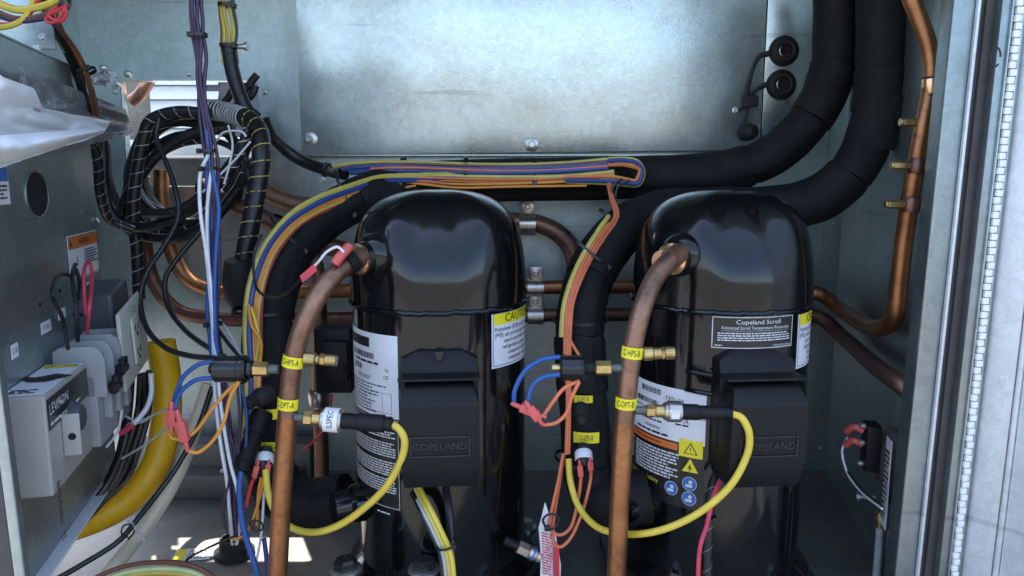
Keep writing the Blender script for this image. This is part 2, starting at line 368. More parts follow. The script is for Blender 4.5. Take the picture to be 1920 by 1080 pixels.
g = MB(); g.box(*slabx(-.84, -.836, .80, 1.5, .26, 1.12)); g.box(*slabx(-.84, -.836, .80, 1.16, 0, .26)); lw = struct(obj('side_wall_left', g, 'galvanised'))
for y in (320, 452): screw(lw, Vector((-.835, 1.42, W(222, y, 1.42).z)), XA, .004)
p0 = RC-RU*.56; g = MB(); g.box(Vector((p0.x, p0.y, 0)), RU*.56, -RN*.004, ZA*1.12); rw = struct(obj('side_wall_right', g, 'galvanised'))
g = MB(); c = Vector((RC.x, 1.4985, 0)); g.box(c+Vector((-.035, -.003, .0)), XA*.034, YA*.003, ZA*1.1); obj('corner_flange', g, 'galvanised', rw)
for q in (.05, .52, .9): screw(rw, Vector((.645, 1.495, q)), -YA, .004)
# big bolted-on access panel
PY = 1.466
pa, pb = W(566, 291, PY), W(1424, 281, PY)
t = thing('access_panel', 'wide bright galvanised panel bolted on above the thick foam covered pipes', 'metal panel', W(990, 286, PY))
g = MB(); g.box(Vector((pa.x, PY, pa.z)), Vector((pb.x-pa.x, 0, (pb.z-pa.z))), YA*.003, ZA*.55); obj('sheet', g, 'galvanised_panel', t, bevel=.0008)
g = MB(); g.box(Vector((pb.x+.002, PY-.0035, pa.z-.0)), XA*.098, YA*.003, ZA*.55); obj('side_sheet', g, 'galvanised_panel', t, bevel=.0008)
g = MB(); g.box(Vector((pa.x, PY+.0035, pa.z-.001)), Vector((pb.x-pa.x, 0, 0)), YA*.02, ZA*.0025); obj('lower_flange', g, 'galvanised', t)
g = MB(); g.box(Vector((pa.x-.001, PY+.0035, pa.z+.002)), Vector((.0015, 0, 0)), YA*.02, ZA*.54); obj('edge_flange', g, 'galvanised', t)
for x, y in ((582, 261), (997, 271)): screw(t, W(x, y, PY-.0003), -YA, PX(7.5, PY), 'bolt', washer=PX(13, PY))
# ================================================================ compressors
CR = .1235; ZS = .444; ZT = .594
def smooth(x): x = max(0, min(1, x)); return x*x*(3-2*x)
def cap_z(r, th):                       # th: angle from the front, + towards +X
    d = math.degrees(th); u = r/CR
    hb = .100
    hf = .050
    w = 1-smooth((abs(d-4)-12)/36)      # scooped front
    hs = hb*(1-w)+hf*w
    # raised boss round the discharge stub
    wb = math.exp(-((d+42)/17)**2); hs = hs*(1-wb)+.096*wb
    top = (ZT-ZS); wk = w*smooth((u-.25)/.5); k = 2.5*(1-wk)+2.0*wk
    T_ = top-(top-hs)*(u**(k+.35))
    T_ -= wk*.002*math.sin(math.pi*min(1, u))**2
    m = 12*(1-w)+26*w
    if u < 1: T_ *= (1-u**m)**(1/ (2.3*(1-w)+4*w))
    else: T_ = 0
    return ZS+T_
RS = [0]+[CR*(1-((1-k/26)**1.9)) for k in range(1, 26)]+[CR*.9985, CR*.9997, CR]
def compressor(cx, cy, rz, variant, label):
    t = thing('scroll_compressor', label, 'compressor', (cx, cy, 0), 'black hermetic compressors standing side by side')
    t.rotation_euler.z = rz
    def o(name, mb, mat, parent=None, **k): return obj(name, mb, mat, parent or t, local=True, **k)
    g = MB(); NS = 128; rings = []
    for r in reversed(RS[1:]):
        rings.append([Vector((r*math.sin(2*math.pi*q/NS), -r*math.cos(2*math.pi*q/NS), cap_z(r, ((2*math.pi*q/NS+math.pi) % (2*math.pi))-math.pi))) for q in range(NS)])
    base = [Vector((CR*math.sin(2*math.pi*q/NS), -CR*math.cos(2*math.pi*q/NS), ZS-.001)) for q in range(NS)]
    g.ring_strip([base]+rings); dome = o('top_cap', g, 'black_enamel', ang=60)
    g = MB(); g.lathe((0, 0, 0), ZA, [(CR*.98, .045), (CR*.985, .05), (CR*.985, .40), (CR*.985, ZS-.012), (CR*.992, ZS-.008), (CR*.992, ZS)], 96); o('shell', g, 'black_enamel')
    g = MB(); n_ = 150; P = []
    for q in range(n_):
        an = 2*math.pi*q/n_; rr = CR+.0004+.0012*noise.noise(Vector((math.cos(an)*9, math.sin(an)*9, 1))); P.append(Vector((rr*math.sin(an), -rr*math.cos(an), ZS-.004+.0022*noise.noise(Vector((math.cos(an)*14, math.sin(an)*14, 5))))))
    g.tube(P, .0035, 8, 1, closed=True, smooth=False); o('weld_seam', g, 'black_enamel', dome)
    g = MB(); g.lathe((0, 0, 0), ZA, [(CR*.9, .03), (CR*1.10, .032), (CR*1.115, .038), (CR*1.115, .056), (CR*1.06, .064), (CR*.985, .074)], 96); o('base_ring', g, 'black_enamel')
    g = MB()
    for q in range(72):
        an = 2*math.pi*q/72; d = Vector((math.sin(an), -math.cos(an), 0)); g.cbox(d*CR*1.118+ZA*.047, .004, .003, .012, Vector((math.cos(an), math.sin(an), 0)), d)
    o('heater_band', g, 'rubber')
    g = MB()
    g.box((-.15, -.15, .022), (.30, 0, 0), (0, .30, 0), (0, 0, .008)); o('mounting_plate', g, 'black_enamel', bevel=.002)
    for sx in (-1, 1):
        for sy in (-1, 1):
            g = MB(); g.lathe((sx*.128, sy*.128, 0), ZA, [(.020, 0), (.022, .008), (.018, .016), (.020, .022)], 20); ft = o('mount_grommet', g, 'rubber')
            g = MB(); g.lathe((sx*.128, sy*.128, .030), ZA, [(.016, 0), (.016, .003)], 20); g.lathe((sx*.128, sy*.128, .033), ZA, [(.0115, 0), (.0115, .009), (.0095, .011)], 6); o('bolt', g, 'bolt_steel', ft)
    # discharge stub
    an = R_(-42); d = Vector((math.sin(an), -math.cos(an), -.10)).normalized(); c = Vector((math.sin(an), -math.cos(an), 0))*CR*.90+ZA*(ZS+.066)
    g = MB(); g.lathe(c, d, [(.030, -.02), (.0295, .006), (.026, .013), (.022, .016), (.0215, .024)], 32); st = o('discharge_stub', g, 'black_enamel')
    g = MB(); g.lathe(c, d, [(.0165, .018), (.0205, .026), (.0205, .0285), (.0165, .031), (.0155, .05)], 28); o('flare_ring', g, 'copper_bright', st)
    # suction stub low at the side
    an = R_(-62); d2 = Vector((math.sin(an), -math.cos(an), 0)); c2 = d2*CR*.95+ZA*.16
    g = MB(); g.lathe(c2, d2, [(.026, 0), (.026, .018), (.021, .024), (.021, .045)], 28); o('suction_stub', g, 'black_enamel')
    # lifting lug behind the dome
    g = MB(); P = [Vector((.045+.014*math.cos(a_), .075, ZT-.034+.016*math.sin(a_))) for a_ in [math.pi*k/10 for k in range(11)]]
    g.tube([P[0]-ZA*.02]+P+[P[-1]-ZA*.02], .0045, 8, 2); o('lifting_lug', g, 'black_enamel')
    # pressed ribs on the shell
    for zz in ((.360, .335) if variant == 'b' else ()):
        g = MB(); P = [cyl_map((0, 0, 0), ZA, (0, -1, 0), CR*.985)(CR*q, zz-.010*(q+.5), .0005) for q in [R_(-34+i*2.2) for i in range(10)]]
        g.tube(P, .0032, 8, 2); o('pressed_rib', g, 'black_enamel')
    # terminal cover
    rot = Matrix.Rotation(R_(5), 3, 'Z'); X = rot@XA; Yv = rot@YA
    def q4(w, y0, z): return None
    def loc(x, y, z): return X*x+Yv*y+ZA*z
    g = MB()
    def sect(z, w, yf, yb): return [loc(-w/2, yb, z), loc(w/2, yb, z), loc(w/2, yf, z), loc(-w/2, yf, z)]
    g.ring_strip([sect(.228, .080, -.160, -.09), sect(.231, .090, -.172, -.09), sect(.26, .096, -.180, -.09), sect(.340, .096, -.184, -.09), sect(.354, .086, -.174, -.09), sect(.360, .086, -.164, -.09)])
    cov = o('terminal_cover', g, 'black_plastic', bevel=.003, ang=30)
    g = MB(); g.ring_strip([sect(.240, .098, -.138, -.09), sect(.366, .098, -.142, -.09), sect(.383, .098, -.136, -.09), sect(.394, .056, -.126, -.09)])
    o('cover_hood', g, 'black_plastic', cov, bevel=.002, ang=30)
    g = MB(); g.ring_strip([sect(.3655, .101, -.171, -.10), sect(.3685, .101, -.171, -.10)]); o('cover_lip', g, 'black_plastic', cov, bevel=.0008)
    if variant == 'a':
        g = MB(); g.cbox(loc(0, -.132, .3895), .011, .008, .008, X, Yv); g.cbox(loc(0, -.135, .3845), .007, .005, .006, X, Yv); o('latch_clip', g, 'black_gloss', cov, bevel=.001)
    nf = (loc(0, -.184, .340)-loc(0, -.180, .26)); upv = nf.normalized()
    mp = flat_map(loc(0, -.1815, .287), X, upv)
    g = MB(); outline(g, mp, -.036, .036, -.013, .013, .0012, .0005, 1); o('nameplate_frame', g, 'embossed_plastic', cov, solid=-.001)
    g = MB(); add_text(g, mp, 0, 0, 'COPELAND', .0125, 1.02, .0006, extrude=.0005); o('embossed_lettering', g, 'embossed_plastic', cov)
    # labels glued to the shell
    rr = CR*.985; base_mp = cyl_map((0, 0, 0), ZA, (0, -1, 0), rr)
    def S(deg): return R_(deg)*rr
    def lab(name, d0, d1, z0, z1, mat, ns=16): return o(name, patch(MB(), base_mp, S(d0), S(d1), z0, z1, .0001, ns), mat, solid=-.0003)
    # caution label
    L = lab('caution_label', 39, 96, .361, .437, 'label_white'); s0, s1 = S(39), S(96)
    o('label_border', outline(MB(), base_mp, s0+.002, s1-.002, .3635, .4345, .0008, .0009), 'print_blue', L)
    o('yellow_band', patch(MB(), base_mp, s0+.0028, s1-.0028, .419, .4337, .0009, 12), 'label_yellow', L)
    g = MB(); add_text(g, base_mp, (s0+s1)/2, .4263, 'CAUTION', .0158, 1.05, .0013)
    o('heading', g, 'ink', L); g = MB()
    for k, s_ in enumerate(('Polyolester (POE) and Polyvinyl', '(PVE) oils are two types of oils', 'used in hydrofluorocarbon', 'refrigeration systems. Check', 'compressor label for', 'compressor oil type')):
        if k in (0, 1): add_text(g, base_mp, s0+.005, .4125-k*.0082, s_, .0086, .84, .0011, 'L')
        else: add_text(g, base_mp, (s0+s1)/2, .4125-k*.0082, s_, .0086, .84, .0011)
    o('lettering', g, 'ink', L)
    # nameplate
    ztop = .409 if variant == 'a' else .334
    L = lab('nameplate', -92, -21, .298, ztop, 'label_white', 20)
    g = MB(); bars = []
    if variant == 'a':
        o('black_header', patch(MB(), base_mp, S(-90), S(-44), .389, .402, .0008, 12), 'ink', L); zb_ = .374
        for k in range(14): patch(g, base_mp, S(-66)+k*.0019, S(-66)+k*.0019+random.choice((.0006, .0011)), .356, .364, .0008, 1)
        lines(g, base_mp, S(-64), S(-36), .366, .372, 1, .0008); lines(g, base_mp, S(-86), S(-30), .301, .342, 9, .0008, .35)
        add_text(g, base_mp, S(-52), .348, 'USE ONLY', .0075, 1, .0008); add_text(g, base_mp, S(-30), .352, 'CE', .007, 1, .0008); add_text(g, base_mp, S(-29), .362, 'UL', .006, 1, .0008)
        outline(g, base_mp, S(-50), S(-26), .304, .331, .0004, .0008, 6); outline(g, base_mp, S(-44), S(-33), .304, .331, .0004, .00085, 4)
    else:
        zb_ = .320; o('black_header', patch(MB(), base_mp, S(-92), S(-80), .300, .330, .0008, 5), 'ink', L)
        add_text(g, base_mp, S(-42), .318, '-TED-26', .009, 1, .0008)
        for k in range(30): patch(g, base_mp, S(-76)+k*.0016, S(-76)+k*.0016+random.choice((.0006, .0011)), .304, .311, .0008, 1)
    for k in range(34):
        x = S(-70)+k*.0019
        if x < (S(-34) if variant == 'a' else S(-52)): patch(g, base_mp, x, x+random.choice((.0006, .0009, .0013)), zb_, zb_+.008, .0008, 1)
    o('lettering', g, 'ink', L)
    # warning label
    L = lab('warning_label', -92, -21, .172, .2975, 'label_black', 20)
    o('white_field', patch(MB(), base_mp, S(-92), S(-21), .262, .2970, .0009, 20), 'label_white', L) if variant == 'b' else None
    g = MB(); outline(g, base_mp, S(-91), S(-21.6), .174, .296, .0007, .0011, 18) if variant == 'a' else None
    if variant == 'a':
        for z0 in (.270, .244, .218, .194): lines(g, base_mp, S(-72), S(-24), z0, z0+.021, 6, .0009, .5, .1); lines(g, base_mp, S(-90), S(-75), z0+.004, z0+.018, 3, .0009)
        lines(g, base_mp, S(-40), S(-26), .163, .167, 1, .0009)
    else:
        lines(g, base_mp, S(-76), S(-37), .207, .246, 9, .0009, .55, .2); lines(g, base_mp, S(-92), S(-79), .214, .246, 7, .0009, .5, .1)
    o('lettering', g, 'print_white', L)
    if variant == 'b':
        o('orange_band', patch(MB(), base_mp, S(-92), S(-38), .250, .2595, .0009, 14), 'label_orange', L)
        g = MB(); lines(g, base_mp, S(-76), S(-50), .2530, .2565, 1, .0012); add_text(g, base_mp, S(-58), .274, 'WARNING', .006, 1, .0014); lines(g, base_mp, S(-74), S(-44), .264, .270, 1, .0014); lines(g, base_mp, S(-70), S(-50), .281, .294, 3, .0014)
        add_text(g, base_mp, S(-33), .292, 'UL', .008, 1, .0014); lines(g, base_mp, S(-40), S(-26), .284, .2885, 1, .0014); o('small_print', g, 'ink', L)
        g = MB(); add_text(g, base_mp, S(-68), .199, 'copeland.com/safety', .0085, 1, .0011); o('address_line', g, 'label_lime', L)
        o('yellow_square', patch(MB(), base_mp, S(-37), S(-22), .244, .268, .0012, 5), 'label_yellow', L)
        def tri(mb, c, h, r, off):
            b0 = len(mb.v)
            for q in range(3): mb.v.append(tuple(base_mp(c+r*math.sin(2*math.pi*q/3), h+r*math.cos(2*math.pi*q/3), off)))
            mb.f.append((b0+2, b0+1, b0)); return mb
        g = tri(MB(), S(-29.5), .254, .011, .0016); o('triangle_edge', g, 'ink', L); g = tri(MB(), S(-29.5), .254, .0085, .0019); o('triangle', g, 'label_yellow', L)
        g = MB(); add_text(g, base_mp, S(-29.5), .2545, '!', .0105, 1.2, .0023); o('exclamation_mark', g, 'ink', L)
        g = tri(MB(), S(-29.5), .230, .0125, .0012); o('triangle', g, 'label_yellow', L)
        g = MB(); b0 = 0
        for x_, y_ in ((.001, .007), (-.003, -.0005), (-.0003, -.0003), (-.0018, -.006), (.0028, .0012), (.0003, .001)): g.v.append(tuple(base_mp(S(-29.5)+x_, .2295+y_, .0017)))
        g.f = [(0, 1, 2, 5), (5, 2, 3, 4)]; o('bolt_symbol', g, 'ink', L)
        for cx_, cz_ in ((-29.5, .2075), (-29.5, .187), (-41.5, .1955)):
            g = MB(); b0 = 0; k_ = 24
            def disc(mb, r, off, x0=0, y0=0):
                b0 = len(mb.v)
                for q in range(24): mb.v.append(tuple(base_mp(S(cx_)+x0+r*math.cos(q*math.pi/12), cz_+y0+r*math.sin(q*math.pi/12), off)))
                mb.f.append(tuple(range(b0, b0+24))); return mb
            dsk = o('pictogram', disc(MB(), .0098, .0012), 'print_white', L); disc(g, .0090, .0015); o('blue_disc', g, 'label_blue', dsk) if False else None
            o('pictogram_disc', g, 'label_blue', L)
            g = MB(); disc(g, .0026, .0019, .0015, .0028); patch(g, lambda s, h, off=0: base_mp(S(cx_)+s, cz_+h, off), -.005, .004, -.0045, -.0005, .0019, 1); o('pictogram_mark', g, 'print_white', L)
        # rating label with a white rounded border
        L = lab('rating_label', -20, 33, .394, .4365, 'label_black', 14); s0, s1 = S(-20), S(33); mid = (s0+s1)/2
        o('label_border', outline(MB(), base_mp, s0+.001, s1-.001, .395, .4355, .0010, .0008, 12), 'print_white', L)
        g = MB(); add_text(g, base_mp, mid+.004, .4288, 'Copeland Scroll', .0082, 1.15, .0009); add_text(g, base_mp, mid+.002, .4215, 'Advanced Scroll Temperature Protection', .0058, .95, .0009)
        patch(g, base_mp, s0+.012, s1-.008, .4176, .4179, .0009, 8); lines(g, base_mp, s0+.008, s1-.006, .4040, .4160, 4, .0009, .45, .15); lines(g, base_mp, s0+.005, s0+.018, .3975, .4, 1, .0009); add_text(g, base_mp, s1-.018, .3985, 'ClimateTechnologies', .0034, 1, .0009)
        o('lettering', g, 'print_white', L)
    return t
plain('label_lime', (.62, .62, .05), .4)
AX, BX, CYY = W(823, 480, 1.05).x, W(1353, 480, 1.05).x, 1.05
compressor(AX, CYY, 0, 'a', 'glossy black domed compressor with a tall white nameplate reaching up near its weld seam')
compressor(BX, CYY, 0, 'b', 'glossy black domed compressor whose label reads scroll temperature protection')
# ================================================================ pipes
def pipe_label(parent, px, py, Y, axis, r, hpx, txt, turn=0, span=95, size=.8, on=None):
    c = W(px, py, Y) if on is None else min(on, key=lambda p: abs(PROJ(p)[1]-py))
    f = EYE-c; f.z = 0; f = Matrix.Rotation(R_(turn), 3, 'Z')@f
    mp = cyl_map(c, axis, f, r); h = PX(hpx, Y)
    L = obj('identification_label', patch(MB(), mp, -R_(span)*r, R_(span)*r, -h/2, h/2, .0002, 20), 'label_yellow', parent, solid=-.0005)
    g = MB(); add_text(g, mp, 0, 0, txt, h*size, .5, .0011); obj('lettering', g, 'ink', L); return L
def fitting(parent, x0, y0, x1, y1, Y, segs, cap=True):
    """row of turned pieces along a line in space; segs: (px start, px end, radius px, sides, material, name)"""
    A, B = W(x0, y0, Y), W(x1, y1, Y); d = (B-A); L = d.length; d.normalize(); q = L/max(1, math.hypot(x1-x0, y1-y0)); out = []
    for s0, s1, r, n_, mat, nm in segs:
        a_, r_ = s0*q, r*q; e = s1*q; ch = min(.12*r_, .2*(e-a_))
        out.append(obj(nm, MB().lathe(A+d*a_, d, [(r_-ch, 0), (r_, ch), (r_, e-a_-ch), (r_-ch, e-a_)], n_), mat, parent, ang=25 if n_ > 6 else 20))
    return out
pipeA = [(697, 473, .962), (664, 488, .93), (628, 515, .902), (593, 560, .882), (565, 620, .873), (548, 690, .87), (539, 780, .87), (530, 900, .87), (519, 1110, .87)]
pipeB = [(1288, 466, .962), (1256, 487, .925), (1229, 520, .902), (1207, 570, .882), (1191, 630, .873), (1180, 700, .87), (1171, 790, .87), (1164, 900, .87), (1154, 1110, .87)]
for k, (path, nm) in enumerate(((pipeA, 'A'), (pipeB, 'B'))):
    X0 = 0 if k == 0 else 1
    t = thing('discharge_pipe', ['brown copper discharge pipe with a red tagged sensor strapped at its elbow', 'brown copper discharge pipe labelled HPS-B bending down from its compressor'][k], 'copper pipe', W(path[-1][0], path[-1][1], .87))
    P = pp(path, .87); r = .0118
    obj('elbow', MB().tube(P[:7], r, 24, 10), 'copper_brown', t)
    obj('riser', MB().tube([P[6], P[7], P[8]], r*1.003, 24, 8), 'copper_orange', t)
    sl = spline(P, 40)
    obj('sleeve_joint', MB().tube(sl[20:44:4], lambda u: r*1.16, 24, smooth=False), 'copper_brown', t)
    ax = (P[5]-P[7]).normalized()
    pipe_label(t, *((541, 677) if k == 0 else (1182, 660)), .87, (P[4]-P[6]), r*1.04, 22, 'C-HPS-'+nm, -22 if k == 0 else -4, 80, on=sl)
    pipe_label(t, *((537, 755) if k == 0 else (1174, 753)), .87, ax, r*1.04, 22, 'C-DPT-'+nm, -22 if k == 0 else -4, 80, on=sl)
    if k == 0: v = fitting(t, 556, 671, 640, 677, .87, [(0, 16, 8, 16, 'teal_solder', 'solder_stub'), (14, 36, 13, 20, 'brass', 'valve_body'), (36, 44, 9, 16, 'brass', 'valve_neck'), (44, 54, 12, 6, 'brass', 'hex_nut'), (54, 76, 11, 24, 'brass', 'valve_cap')])
    else: v = fitting(t, 1192, 664, 1270, 661, .87, [(0, 16, 8, 16, 'teal_solder', 'solder_stub'), (14, 32, 13, 20, 'brass', 'valve_body'), (32, 48, 11, 20, 'brass', 'valve_neck'), (48, 54, 12, 6, 'brass', 'hex_nut'), (54, 73, 12, 24, 'brass', 'valve_cap')])
# pressure switches on the discharge pipes
def pswitch(k, x0, y, dx, label, segs):
    t = thing('pressure_switch', label, 'pressure switch', W(x0, y, .87)); fitting(t, x0, y, x0+dx, y, .87, segs); return t
swA = pswitch(0, 525, 692, -132, 'black pressure switch screwed onto the copper pipe, with blue and orange leads', [(2, 22, 9, 16, 'teal_solder', 'solder_stub'), (22, 50, 14, 6, 'brass', 'hex_nut'), (50, 60, 17, 24, 'black_gloss', 'collar'), (60, 122, 25, 24, 'black_gloss', 'switch_body'), (64, 67, 26.5, 24, 'black_gloss', 'moulded_ring'), (74, 77, 26.5, 24, 'black_gloss', 'moulded_ring'), (122, 132, 9, 12, 'black_plastic', 'terminal_stub')])
swB = pswitch(1, 1168, 690, -132, 'black pressure switch on copper pipe, with blue and salmon leads', [(2, 22, 8, 16, 'teal_solder', 'solder_stub'), (22, 52, 14, 6, 'brass', 'hex_nut'), (52, 73, 12, 20, 'black_plastic', 'neck'), (73, 118, 24, 24, 'black_gloss', 'switch_body'), (77, 80, 25.5, 24, 'black_gloss', 'moulded_ring'), (118, 134, 8, 12, 'brass', 'terminal_stub')])
wire(swA, 'lead', [(403, 677), (372, 684), (345, 705), (331, 735), (325, 758)], .868, 4.5, 'wire_blue'); wire(swA, 'lead', [(403, 709), (370, 712), (345, 728), (332, 748), (330, 768)], .862, 4.5, 'wire_blue')
wire(swA, 'lead', [(450, 713), (425, 735), (395, 770), (370, 805), (345, 822), (325, 822), (317, 812)], .862, 3.6, 'wire_orange'); wire(swA, 'lead', [(448, 715), (432, 745), (420, 790), (400, 825), (372, 848), (350, 844)], .858, 3.6, 'wire_orange')
wire(swB, 'lead', [(1050, 669), (1015, 675), (985, 695), (966, 730), (964, 758)], .868, 4.8, 'wire_blue'); wire(swB, 'lead', [(1050, 702), (1020, 707), (998, 724), (989, 757)], .86, 4.8, 'wire_blue')
wire(swB, 'lead', [(1087, 714), (1058, 728), (1038, 752), (1020, 778)], .858, 3.8, 'wire_salmon'); wire(swB, 'lead', [(1086, 716), (1072, 745), (1062, 775), (1042, 793), (1018, 797)], .855, 3.8, 'wire_salmon')
def spade(parent, x0, y0, x1, y1, Y, w=9):
    A, B = W(x0, y0, Y), W(x1, y1, Y); d = (B-A).normalized(); s = d.cross(YA).normalized(); L = (B-A).length; q = PX(1, Y)
    g = MB(); g.cbox(A+d*L*.52, L*.5, w*1.3*q, w*2.1*q, d, YA, s); g.lathe(A, d, [(w*.45*q, 0), (w*.62*q, L*.12), (w*.6*q, L*.3)], 12); g.lathe(A+d*L*.74, d, [(w*.6*q, 0), (w*.5*q, L*.26)], 12)
    return obj('spade_connector', g, 'connector_red', parent, bevel=.0009)
spade(swA, 321, 752, 322, 812, .86, 9); spade(swA, 331, 768, 352, 845, .856, 9)
spade(swB, 958, 756, 1024, 783, .856, 8); spade(swB, 984, 752, 1018, 797, .852, 8)
# pressure transducers with yellow cables
tA = thing('pressure_transducer', 'pressure transducer with white lettered sleeve plugged into a yellow cable', 'transducer', W(560, 785, .865))
fitting(tA, 552, 782, 740, 796, .865, [(0, 20, 8, 16, 'teal_solder', 'solder_stub'), (18, 34, 14, 6, 'brass', 'hex_nut'), (34, 58, 12, 20, 'brass', 'neck'), (50, 60, 20, 28, 'steel_clamp', 'rim'), (84, 90, 21, 28, 'steel_clamp', 'rim'), (88, 120, 15, 20, 'black_plastic', 'plug'), (118, 170, 17, 20, 'black_plastic', 'connector'), (168, 184, 14, 20, 'black_plastic', 'strain_relief')])
A_, B_ = W(552, 782, .865), W(740, 796, .865); dv = (B_-A_).normalized(); qq = (B_-A_).length/188.5; cc = A_+dv*70*qq
L = obj('sleeve', MB().lathe(A_+dv*57*qq, dv, [(22*qq, 0), (23*qq, .4*qq), (23*qq, 27*qq), (22*qq, 27.4*qq)], 32), 'label_white', tA)
mp = cyl_map(cc, dv, EYE-cc, 23*qq); g = MB(); add_text(g, mp, 0, 2*qq, 'ILSPEC', 14*qq, .95, .0005, rot=R_(90)*0+0) if False else None
mpv = lambda s, h, off=0: mp(h, -s, off)
g = MB(); vs, fs = text_geo('ILSPEC'); 
for v in vs: g.v.append(tuple(mp(-v.x*15*qq*.8-6*qq*0, -v.y*15*qq*-1*-1+1*qq, .0004)))
g.f = list(fs); obj('lettering', g, 'ink', L)
wire(tA, 'yellow_cable', [(735, 796, .865), (750, 806, .865), (759, 830, .865), (750, 868, .87), (722, 915, .88), (680, 955, .89), (635, 985, .9), (590, 998, .91), (548, 990, .925), (518, 962, .94), (503, 925, .95), (498, 880, .96)], .87, 7.2, 'wire_yellow', seg=12)
tB = thing('pressure_transducer', 'bare grey pressure transducer with yellow cable beside the blue safety pictograms', 'transducer', W(1200, 770, .865))
fitting(tB, 1190, 769, 1374, 775, .865, [(0, 24, 8, 16, 'teal_solder', 'solder_stub'), (22, 38, 13, 6, 'brass', 'hex_nut'), (38, 58, 12, 20, 'brass', 'neck'), (54, 64, 17, 28, 'steel_clamp', 'rim'), (60, 88, 20, 28, 'steel_clamp', 'transducer_body'), (88, 120, 15, 20, 'black_plastic', 'plug'), (118, 170, 13, 20, 'black_plastic', 'connector'), (166, 182, 11, 20, 'black_plastic', 'strain_relief')])
c_ = W(1260, 784, .865); mpb = cyl_map(W(1264, 772, .865), (1, 0, 0), EYE-c_-ZA*.25, PX(20, .865)); L = obj('label', patch(MB(), mpb, -.013, .006, -.006, .004, .0002, 8), 'label_white', tB, solid=-.0003)
wire(tB, 'yellow_cable', [(1372, 775, .865), (1392, 785, .863), (1405, 815, .86), (1400, 855, .86), (1370, 910, .86), (1320, 955, .862), (1265, 985, .868), (1210, 1000, .88), (1155, 1000, .905), (1115, 985, .93), (1085, 950, .955), (1070, 905, .97), (1066, 860, .98)], .87, 7.0, 'wire_yellow', seg=12)
# temperature sensor strapped to the elbow
t = thing('pipe_temperature_sensor', 'red sleeved sensor clipped round the copper elbow with a red paper flag', 'sensor', W(640, 490, .91))
c0 = spline(pp(pipeA, .87), 10)
obj('clip', MB().tube(c0[11:16], .0146, 20, smooth=False), 'black_plastic', t)
obj('sensor_sleeve', MB().tube([W(628, 494, .893), W(640, 478, .895), (W(655, 462, .905))], .0062, 12, 6), 'connector_red', t, bevel=0)
wire(t, 'lead', [(645, 473, .89), (632, 463, .89), (612, 473, .892), (598, 490, .895), (588, 500, .9)], .89, 2.6, 'wire_white')
g = MB(); g.slab([W(562, 517, .9), W(590, 494, .897), (W(594, 508, .897)), W(567, 530, .9)], YA*.002); obj('flag', g, 'cable_red', t)
wire(t, 'lead', [(566, 522, .902), (540, 548, .93), (515, 558, .97), (492, 552, 1.0), (478, 530, 1.02), (476, 480, 1.03), (490, 440, 1.05)], .95, 2.8, 'wire_black')
# ---------------------------------------------------------------- foam covered suction lines
def suction(name_label, path, breaks, stub):
    t = thing('insulated_suction_line', name_label, 'insulated pipe', W(path[-1][0], path[-1][1], path[-1][2]))
    P = spline([W(*p) for p in path], 12); N = len(P); idx = [0]+[int(b*(N-1)) for b in breaks]+[N-1]
    for k in range(len(idx)-1):
        i0, i1 = idx[k], idx[k+1]; rr = .0355+(.0022 if k % 2 else 0); sd = random.random()*30
        seg = P[i0:i1+1]; u = None; rings = []; n_ = len(seg)
        for i, p in enumerate(seg):
            tt = (seg[min(i+1, n_-1)]-seg[max(i-1, 0)]).normalized()
            if u is None: u = (-YA-tt*(-YA).dot(tt)).normalized()
            u = (u-tt*u.dot(tt)).normalized(); w_ = tt.cross(u); ring = []
            for q in range(40):
                an = 2*math.pi*q/40
                d = noise.noise(Vector((sd+math.cos(an)*1.2, math.sin(an)*1.2, i*.22)))*.0016
                if abs(q-36) < 1: d -= .0022                    # lengthwise slit seam
                if i in (0, n_-1): d += noise.noise(Vector((q*.9, sd, i)))*.0012-.0012
                jag = tt*(noise.noise(Vector((q*.5, sd, 3)))*.003 if i in (0, n_-1) else 0)
                ring.append(p+jag+(u*math.cos(an)+w_*math.sin(an))*(rr+d))
            rings.append(ring)
        obj('insulation_sleeve', MB().ring_strip(rings), 'foam', t, ang=50)
    return t, P
s1 = [(1566, -60, 1.30), (1566, 60, 1.30), (1556, 150, 1.30), (1508, 236, 1.30), (1430, 300, 1.31), (1320, 326, 1.325), (1150, 334, 1.33), (950, 338, 1.33), (790, 345, 1.31), (690, 367, 1.26), (610, 408, 1.20), (545, 470, 1.14), (510, 545, 1.10), (500, 640, 1.08), (499, 760, 1.07), (504, 862, 1.06), (530, 925, 1.05), (585, 945, 1.04), (650, 935, 1.03)]
sA, PA = suction('thick black foam covered pipe running the length of the wall under a wire bundle', s1, (.09, .16, .24, .52, .62, .70, .86), None)
s2 = [(1651, -60, 1.20), (1651, 60, 1.20), (1650, 140, 1.20), (1640, 225, 1.20), (1605, 310, 1.20), (1535, 372, 1.21), (1440, 392, 1.22), (1320, 395, 1.23), (1230, 402, 1.215), (1160, 440, 1.17), (1110, 510, 1.12), (1088, 600, 1.08), (1090, 700, 1.06), (1097, 800, 1.045), (1102, 885, 1.035), (1125, 930, 1.02), (1180, 935, 1.0), (1215, 930, 1.0)]
sB, PB = suction('thick black foam covered pipe with a patched elbow curving behind the lettered compressor', s2, (.11, .17, .25, .60, .67, .73, .87), None)
